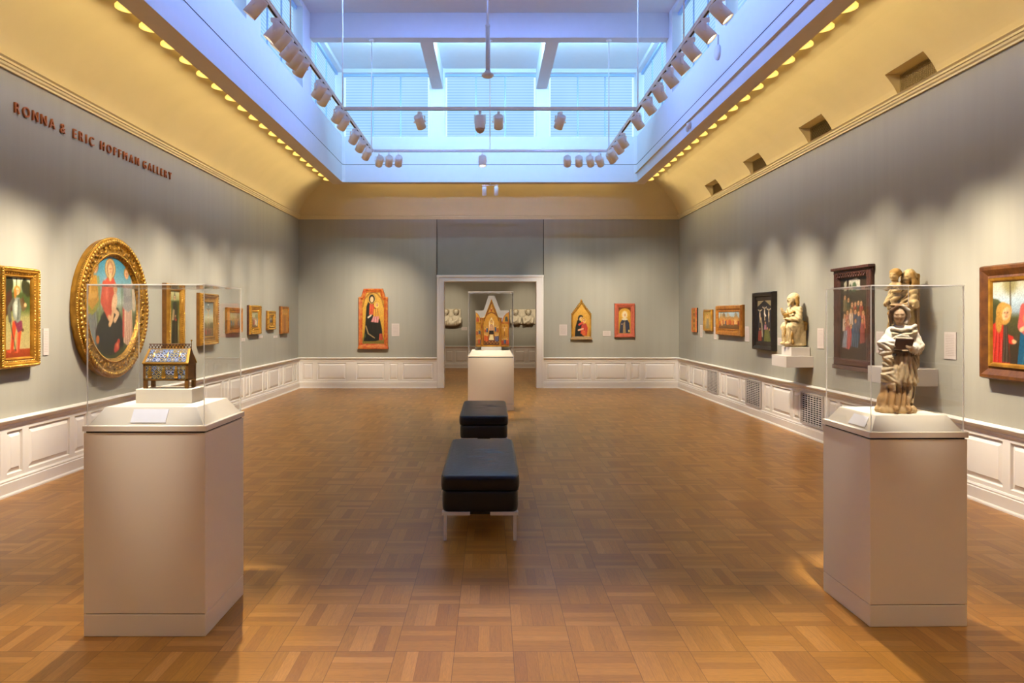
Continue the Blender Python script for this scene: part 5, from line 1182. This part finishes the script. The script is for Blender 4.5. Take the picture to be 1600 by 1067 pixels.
    def disp(P):
        x, y, z = P[:, 0], P[:, 1], P[:, 2]; fr = ss(.03, -.03, y)
        up = ss(.17, .2, z - .25 * x) * ss(.335, .3, z); lo = 1 - ss(.15, .18, z - .25 * x)
        a = np.arctan2(x - .05 - .12 * np.clip(.36 - z, 0, 1), .49 - z) * 60 + 1.5 * np.sin(z * 25)
        fold = lambda ph: .5 - np.abs(((ph / (2 * PI)) % 1) * 2 - 1) ** 1.6
        ze = .152 + .01 * np.sin(x * 130) + .25 * np.clip(-x - .03, 0, 1); clo = ss(ze - .004, ze + .004, z) * ss(.33, .3, z) * fr
        lf = ss(-.025, -.05, x) * ss(.13, .16, z) * ss(.4, .385, z); zig = fold((z + .55 * x * np.sign(np.sin(z * 75))) * 210 + x * 60)
        return -.0065 * lf * zig - .008 * clo * (1 - lf) - .009 * up * (1 - lf) * fr * fold(a) - .013 * lo * fr * ss(.025, .05, z) * fold(x * 200 + 1.2 * np.sin(z * 40)) - .0016 * np.sin(x * 90 + z * 160) * fr * ss(.34, .38, z) * ss(.47, .45, z)
    F_.disp = disp
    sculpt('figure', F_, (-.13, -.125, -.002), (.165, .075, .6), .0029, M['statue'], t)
    # book: open cover and page block
    b = bpy.data.objects.new('book', None); COL.objects.link(b); b.parent = t; b.location = (-.003, -.093, .372); b.rotation_euler = (.45, .04, -.1)
    MB().box(-.046, .046, -.0, .006, -.035, .03).build('cover', M['bookred'], b, bevel=.002)
    MB().box(-.043, .043, .006, .022, -.031, .031).build('page_block', M['pages'], b, bevel=.003)
statue_reader()

def statue_seated():
    zt = 1.205
    MB_ = lambda: MB()
    ya, yb_ = 10.53 * S, 11.08 * S
    o = MB().box(3.93, XR, ya, yb_, 0, .15).build('bracket_shelf', M['shelf'], None, bevel=.003); o.location = (0, 0, .935); tag(o, 'white wall bracket under the seated stone figure', 'shelf')
    o = MB().box(4.03, XR - .01, 10.62 * S, 10.98 * S, 0, .115).build('display_block', M['shelf'], None, bevel=.003); o.location = (0, 0, 1.0855); tag(o, 'small white block between bracket and seated stone figure', 'plinth')
    t = thing('seated_statue', 'pale carved seated bearded figure on a wall bracket', 'statue', (4.135, 10.8 * S, 1.2058), -PI / 2 + .2)
    c, d = '#e0c896', '#a8803c'; F_ = Field()
    F_.ell((0, 0, .02), (.125, .12, .03), c, .01); F_.box((0, .04, .17), (.11, .08, .16), .02, c, .02); F_.box((0, .1, .28), (.12, .025, .06), .01, d, .01)
    F_.cone((-.055, .0, .3), (-.065, -.085, .275), .062, .056, c, .03); F_.cone((.055, .0, .3), (.065, -.085, .275), .062, .056, c, .03)
    F_.cone((-.06, -.088, .27), (-.055, -.075, .05), .052, .045, c, .03); F_.cone((.06, -.088, .27), (.055, -.075, .05), .052, .045, c, .03); F_.cone((0, -.07, .22), (0, -.07, .06), .04, .05, d, .03)
    F_.ell((-.05, -.125, .04), (.03, .05, .022), c); F_.ell((.055, -.125, .04), (.03, .05, .022), c)
    F_.cone((0, .03, .3), (0, .015, .46), .088, .085, c, .04); F_.ell((0, .015, .5), (.108, .07, .055), c, .03)
    F_.cone((0, .0, .53), (0, -.02, .59), .034, .033, c, .015); face(F_, (0, -.035, .645), .066, c, 0, .12, c, '#7a5c34')
    F_.ell((0, .0, .66), (.066, .075, .07), c, .015); F_.path([(-.06, 0, .66), (-.066, .01, .6), (-.05, .02, .55)], .026, .022, d, .01); F_.path([(.06, 0, .66), (.066, .01, .6), (.05, .02, .55)], .026, .022, d, .01)
    F_.cone((.105, .01, .5), (.125, -.02, .38), .042, .042, c, .02); F_.cone((.125, -.02, .38), (.06, -.11, .37), .04, .028, c, .02); hand(F_, (.06, -.11, .37), (-.5, -1, .2), (0, -.2, 1), .022, c)
    F_.cone((-.105, .01, .5), (-.125, -.03, .4), .042, .04, c, .02); F_.cone((-.125, -.03, .4), (-.07, -.12, .46), .038, .026, c, .02); hand(F_, (-.07, -.12, .46), (.2, -.5, 1), (1, 0, .2), .02, c)
    F_.box((.03, -.13, .4), (.035, .015, .05), .006, d, .006, (.3, 0, .3))
    for i in range(9):
        x = -.1 + i * .025; F_.path([(x * .8, -.118 + abs(i - 4) * .006, .28), (x, -.125 + abs(i - 4) * .006, .16), (x * 1.08 + .006 * (-1) ** i, -.115 + abs(i - 4) * .006, .045)], .012, .015, c if i % 2 else d, .008)
    for i in range(5): F_.path([(-.09, -.03 - .01 * i, .49 - i * .03), (0, -.075 - .008 * i, .44 - i * .03), (.08, -.05 - .01 * i, .47 - i * .035)], .012, .012, c if i % 2 else d, .01)
    for i in range(4): F_.path([(-.1, -.06, .3 - .03 * i), (0, -.1, .25 - .035 * i), (.1, -.06, .3 - .03 * i)], .014, .014, c, .01)
    fold = lambda ph: .5 - np.abs(((ph / (2 * PI)) % 1) * 2 - 1) ** 1.6
    F_.disp = lambda P: -.016 * ss(.3, .26, P[:, 2]) * ss(.03, .06, P[:, 2]) * ss(.04, 0, P[:, 1]) * fold(P[:, 0] * 150 + 2 * np.sin(P[:, 2] * 22)) - .008 * ss(.27, .31, P[:, 2]) * ss(-.13, -.1, P[:, 1]) * ss(.57, .53, P[:, 2]) * fold((P[:, 2] + .7 * P[:, 0] + .35 * P[:, 1]) * 125 + 1.5 * np.sin(P[:, 0] * 30)) - .006 * ss(.6, .64, P[:, 2]) * ss(-.04, 0, P[:, 1]) * fold(P[:, 0] * 260 + P[:, 2] * 60)
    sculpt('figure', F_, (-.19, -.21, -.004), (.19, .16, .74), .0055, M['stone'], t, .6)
statue_seated()

def statue_tall():
    o = MB().box(3.9, XR, 7.6 * S, 8.2 * S, 0, .165).build('bracket_shelf', M['shelf'], None, bevel=.003); o.location = (0, 0, .94); tag(o, 'white wall bracket behind the right glass case', 'shelf')
    t = thing('standing_statue', 'pale golden carved woman holding a child on a wall bracket, behind the reading statue', 'statue', (4.09, 7.86 * S, 1.1098), -PI / 2 + .35)
    c, d = '#e0c184', '#b88f4c'; F_ = Field()
    F_.ell((0, 0, .02), (.13, .1, .03), d, .01); F_.cone((0, .0, .05), (0, .0, .45), .1, .09, c, .04); F_.cone((0, 0, .45), (.0, 0, .74), .09, .085, c, .04); F_.ell((0, .0, .77), (.112, .07, .05), c, .03)
    F_.cone((.035, 0, .8), (.045, -.0, .85), .034, .032, c, .015); face(F_, (.05, -.0, .885), .056, c, .2, .1, None, '#8a6438', .7)
    F_.ell((.05, .024, .9), (.062, .06, .068), c, .01); F_.path([(.1, .0, .92), (.112, .02, .84), (.1, .02, .74)], .02, .03, d, .01); F_.path([(.0, .01, .92), (-.02, .02, .84), (-.08, .02, .74)], .02, .03, d, .01)
    # child held high on her arm
    F_.cone((-.01, -.085, .68), (-.01, -.09, .8), .052, .048, c, .015); F_.cone((-.01, -.09, .8), (-.012, -.095, .88), .028, .028, c, .01); face(F_, (-.014, -.1, .905), .052, c, .3, .05, None, '#8a6438', .7); F_.ell((-.012, -.085, .93), (.056, .056, .048), d, .008)
    for q in range(6): F_.ell((-.055 + .016 * q, -.12 + .008 * abs(q - 2.5), .945), (.015, .015, .015), d, .004)
    F_.cone((-.04, -.1, .69), (-.04, -.15, .65), .032, .026, c, .008); F_.cone((.025, -.1, .69), (.02, -.15, .66), .032, .026, c, .008); F_.cone((-.04, -.15, .65), (-.03, -.14, .58), .024, .017, c, .008); F_.cone((.02, -.15, .66), (.025, -.145, .59), .024, .017, c, .008)
    F_.cone((.03, -.09, .81), (.06, -.12, .76), .026, .02, c, .008); F_.cone((.06, -.12, .76), (.02, -.16, .75), .02, .017, c, .008); F_.cone((-.05, -.09, .81), (-.075, -.13, .77), .026, .02, c, .008)
    F_.cone((.105, .0, .76), (.14, -.03, .63), .042, .042, c, .02); F_.cone((.14, -.03, .62), (.07, -.13, .59), .04, .028, c, .02); hand(F_, (.075, -.13, .59), (-1, -.2, .1), (0, -1, .2), .02, c)
    F_.cone((-.105, .0, .76), (-.13, -.04, .64), .042, .04, c, .02); F_.cone((-.13, -.04, .63), (-.05, -.12, .66), .038, .026, c, .02); hand(F_, (-.05, -.12, .66), (1, -.2, .2), (0, -1, .2), .02, c)
    for i in range(8):
        x = -.1 + .028 * i; F_.path([(x * .7, -.095 + abs(i - 4) * .008, .6), (x + .02, -.115 + abs(i - 4) * .01, .35), (x * 1.1, -.1 + abs(i - 4) * .006, .05)], .012, .018, c if i % 2 else d, .006)
    for i in range(6): F_.path([(-.12, -.03, .66 - .06 * i), (-.05, -.13, .6 - .07 * i), (.02, -.125, .57 - .08 * i), (.11, -.04, .66 - .05 * i)], .013, .011, d if i % 2 else c, .005)
    for i in range(5): F_.path([(.12, -.02, .76 - .03 * i), (.11, -.07, .7 - .03 * i), (.06, -.1, .66 - .03 * i)], .011, .009, c if i % 2 else d, .005)
    F_.box((0, .09, .46), (.1, .02, .46), .01, d, .02)
    fold = lambda ph: .5 - np.abs(((ph / (2 * PI)) % 1) * 2 - 1) ** 1.6
    F_.disp = lambda P: -.016 * ss(.68, .62, P[:, 2]) * ss(.05, 0, P[:, 1]) * fold((P[:, 0] * 110 + 3 * np.sin(P[:, 2] * 14))) - .008 * ss(.5, .6, P[:, 2]) * ss(.83, .79, P[:, 2]) * fold((P[:, 2] - .6 * P[:, 0]) * 110) - .007 * ss(.86, .9, P[:, 2]) * ss(-.05, -.01, P[:, 1]) * fold(P[:, 0] * 200 + P[:, 2] * 80)
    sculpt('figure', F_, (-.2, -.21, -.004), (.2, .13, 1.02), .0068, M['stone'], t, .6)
statue_tall()

def relief(label, x0, x1, heads, z0, z1, left):
    w = x1 - x0; t = thing('stone_relief', label, 'relief', ((x0 + x1) / 2, YF, z0), 0); c, d = '#d8ccb0', '#b09c78'; F_ = Field(); h = z1 - z0
    F_.box((0, -.03, h / 2 + .02), (w / 2, .03, h / 2 - .02), .01, c, .02)
    for hx in heads:
        x = hx - (x0 + x1) / 2; F_.ell((x, -.1, h * .34), (.15, .08, .16), c, .04); F_.cone((x, -.1, h * .5), (x, -.12, h * .68), .05, .045, c, .02); face(F_, (x, -.13, h * .8), .085, c, 0, .05, None, '#4a3a24'); F_.ell((x, -.1, h * .86), (.09, .07, .08), d, .02)
        F_.cone((x - .14, -.1, h * .4), (x - .12, -.15, h * .16), .05, .045, c, .02); F_.cone((x - .12, -.15, h * .15), (x + .02, -.17, h * .3), .042, .03, c, .02); F_.cone((x + .14, -.1, h * .4), (x + .12, -.15, h * .18), .05, .045, c, .02)
        hand(F_, (x + .02, -.17, h * .3), (.6, -.1, 1), (0, -1, .1), .026, c)
        for i in range(4): F_.path([(x - .1 + .06 * i, -.15, h * .42), (x - .12 + .07 * i, -.16, h * .1)], .014, .016, d, .015)
    if left: F_.ell((0.04, -.1, h * .1), (w * .42, .07, .08), c, .05)
    sculpt('carving', F_, (-w / 2 - .02, -.26, -.03), (w / 2 + .02, .005, h + .08), .012, M['stone'], t)
relief('broken pale stone relief with busts beyond the doorway, left of the triptych', -1.62, -.935, (-1.4, -1.08), 1.35, 1.87, True)
relief('pale stone relief with two busts beyond the doorway, right of the triptych', .62, 1.44, (.8, 1.2), 1.36, 1.86, False)

# ------------------------------------------------------------------ further lights
def area(pos, target, sx, sy, watts, col):
    l = bpy.data.lights.new('area_glow', 'AREA'); l.shape = 'RECTANGLE'; l.size = sx; l.size_y = sy; l.energy = watts; l.color = col
    o = bpy.data.objects.new('area_glow', l); COL.objects.link(o); o.location = pos; o.rotation_euler = (Vector(target) - Vector(pos)).to_track_quat('-Z', 'Y').to_euler(); return o
# rows of hidden lamps in the soffit trough (one long source per side), warm yellow onto the cove
for x, s in ((xlo - .03, -1), (xro + .03, 1)):
    o = area((x, (ybo + YN) / 2, ZS - .006), (x + s, (ybo + YN) / 2, ZS - .4), .05, ybo - YN - .3, COVE_W, (1, .79, .44)); o.data.spread = math.radians(110)
    o.rotation_euler = Matrix((Vector((.42, 0, s)).normalized(), Vector((0, 1, 0)), Vector((-s, 0, .42)).normalized())).transposed().to_euler()
area((0, ybo + .02, ZS + .02), (0, ybo + 1, ZS - .4), 5.5, .05, 9, (1, .74, .34))  # no lamps at the back lip; weak strip added to brighten its cove
# added unseen lamps for daylight bounced inside the lantern, each thrown at one face
BW = 235
def day_fill(pos, target, sx, sy, watts, spread, col=(.21, .39, 1)):
    o = area(pos, target, sx, sy, watts, col); o.data.spread = math.radians(spread); return o
for s in (-1, 1): day_fill((-s * .6, 6.5, 6.8), (s * 3.1, 6.5, 5.85), 12.5, 1.1, BW, 48)
day_fill((0, 4.0, 6.6), (0, yb, 5.75), 4.5, .5, BW * .75, 22)
day_fill((0, 13.3, 6.52), (0, 15.2, 7.5), 5.4, .12, 210, 180, (.35, .72, 1))  # added lamp hidden behind the beam, brightens the last bay
# wall washers toward the rear half of the room
for y in (5.2, 3.2, 1.2, -.8):
    spot((-XT, y, ZT - .3), (XL, y + .4, 1.8), 130 if y > 4 else 300, 46); spot((XT, y, ZT - .3), (XR, y + .4, 1.8), 130 if y > 4 else 300, 46)
# floor accents from the tracks, and the two pedestal cases lit from almost straight above
ZL = ZT - .1
for x0, x1, w_ in ((-XT, -1.9, 240), (-XT, -.4, 200), (XT, 2.2, 240), (XT, .6, 200)): spot((x0, 6.3, ZL), (x1, 2.9, 0), w_, 34, .6, (1, .84, .58), .03)
spot((-1.85, 3.05, ZL), (-1.735, 4.0, 1.22), 430, 15, .7, (1, .94, .88), .03); spot((1.8, 3.1, ZL), (2.2, 4.12, 1.38), 520, 14, .7, (1, .92, .82), .03)
for x in (-2, 0, 2):
    for y in (.3, 2.0): spot((x, y, ZL), (x * 1.1, y + .4, 0), 110, 50, .9, (1, .8, .52))  # added unseen lamps; floor bounce warms the pedestal fronts
for y in (4.5, 6.5, 8.5, 10.4, 12.4):
    for s_ in (-1, 1): spot((s_ * 2.42, y, ZL), (s_ * 3.5, y + .8, 0), 85, 62, .95, (1, .82, .56))  # floor wash added without fixtures, outside the tracks
spot((-.9, YTF - .1, ZL), (-1.6, 15.4, 0), 150, 58, .95, (1, .82, .56)); spot((.9, YTF - .1, ZL), (1.6, 15.4, 0), 150, 58, .95, (1, .82, .56))  # unseen pair added to brighten the far floor
# room beyond
spot((-1.6, 20.2, 3.9), (-1.25, YF, 1.75), 210, 26); spot((1.4, 20.2, 3.9), (1.1, YF, 1.75), 210, 28); area((0, 20.5, 3.95), (0, 20.5, 0), 3, 3, 70, (1, .84, .62))

w = bpy.data.worlds.new('world'); bpy.context.scene.world = w; w.use_nodes = True
w.node_tree.nodes['Background'].inputs[0].default_value = (.55, .7, 1, 1); w.node_tree.nodes['Background'].inputs[1].default_value = .3

cam = bpy.data.cameras.new('camera'); co = bpy.data.objects.new('camera', cam); COL.objects.link(co)
co.location = (0, 0, H); co.rotation_euler = (PI / 2, 0, 0); cam.sensor_width = 36; cam.sensor_fit = 'HORIZONTAL'; cam.lens = F / 1600 * 36
cam.shift_x = (800 - VX) / 1600; cam.shift_y = -(533.5 - VY) / 1600; cam.clip_end = 100
sc = bpy.context.scene; sc.camera = co
sc.view_settings.view_transform = 'Standard'; sc.view_settings.look = 'None'; sc.view_settings.exposure = 0.0
sc.cycles.use_denoising = True; sc.cycles.max_bounces = 10; sc.cycles.diffuse_bounces = 6; sc.cycles.transparent_max_bounces = 24; sc.cycles.caustics_reflective = False; sc.cycles.caustics_refractive = False; sc.cycles.sample_clamp_indirect = 6
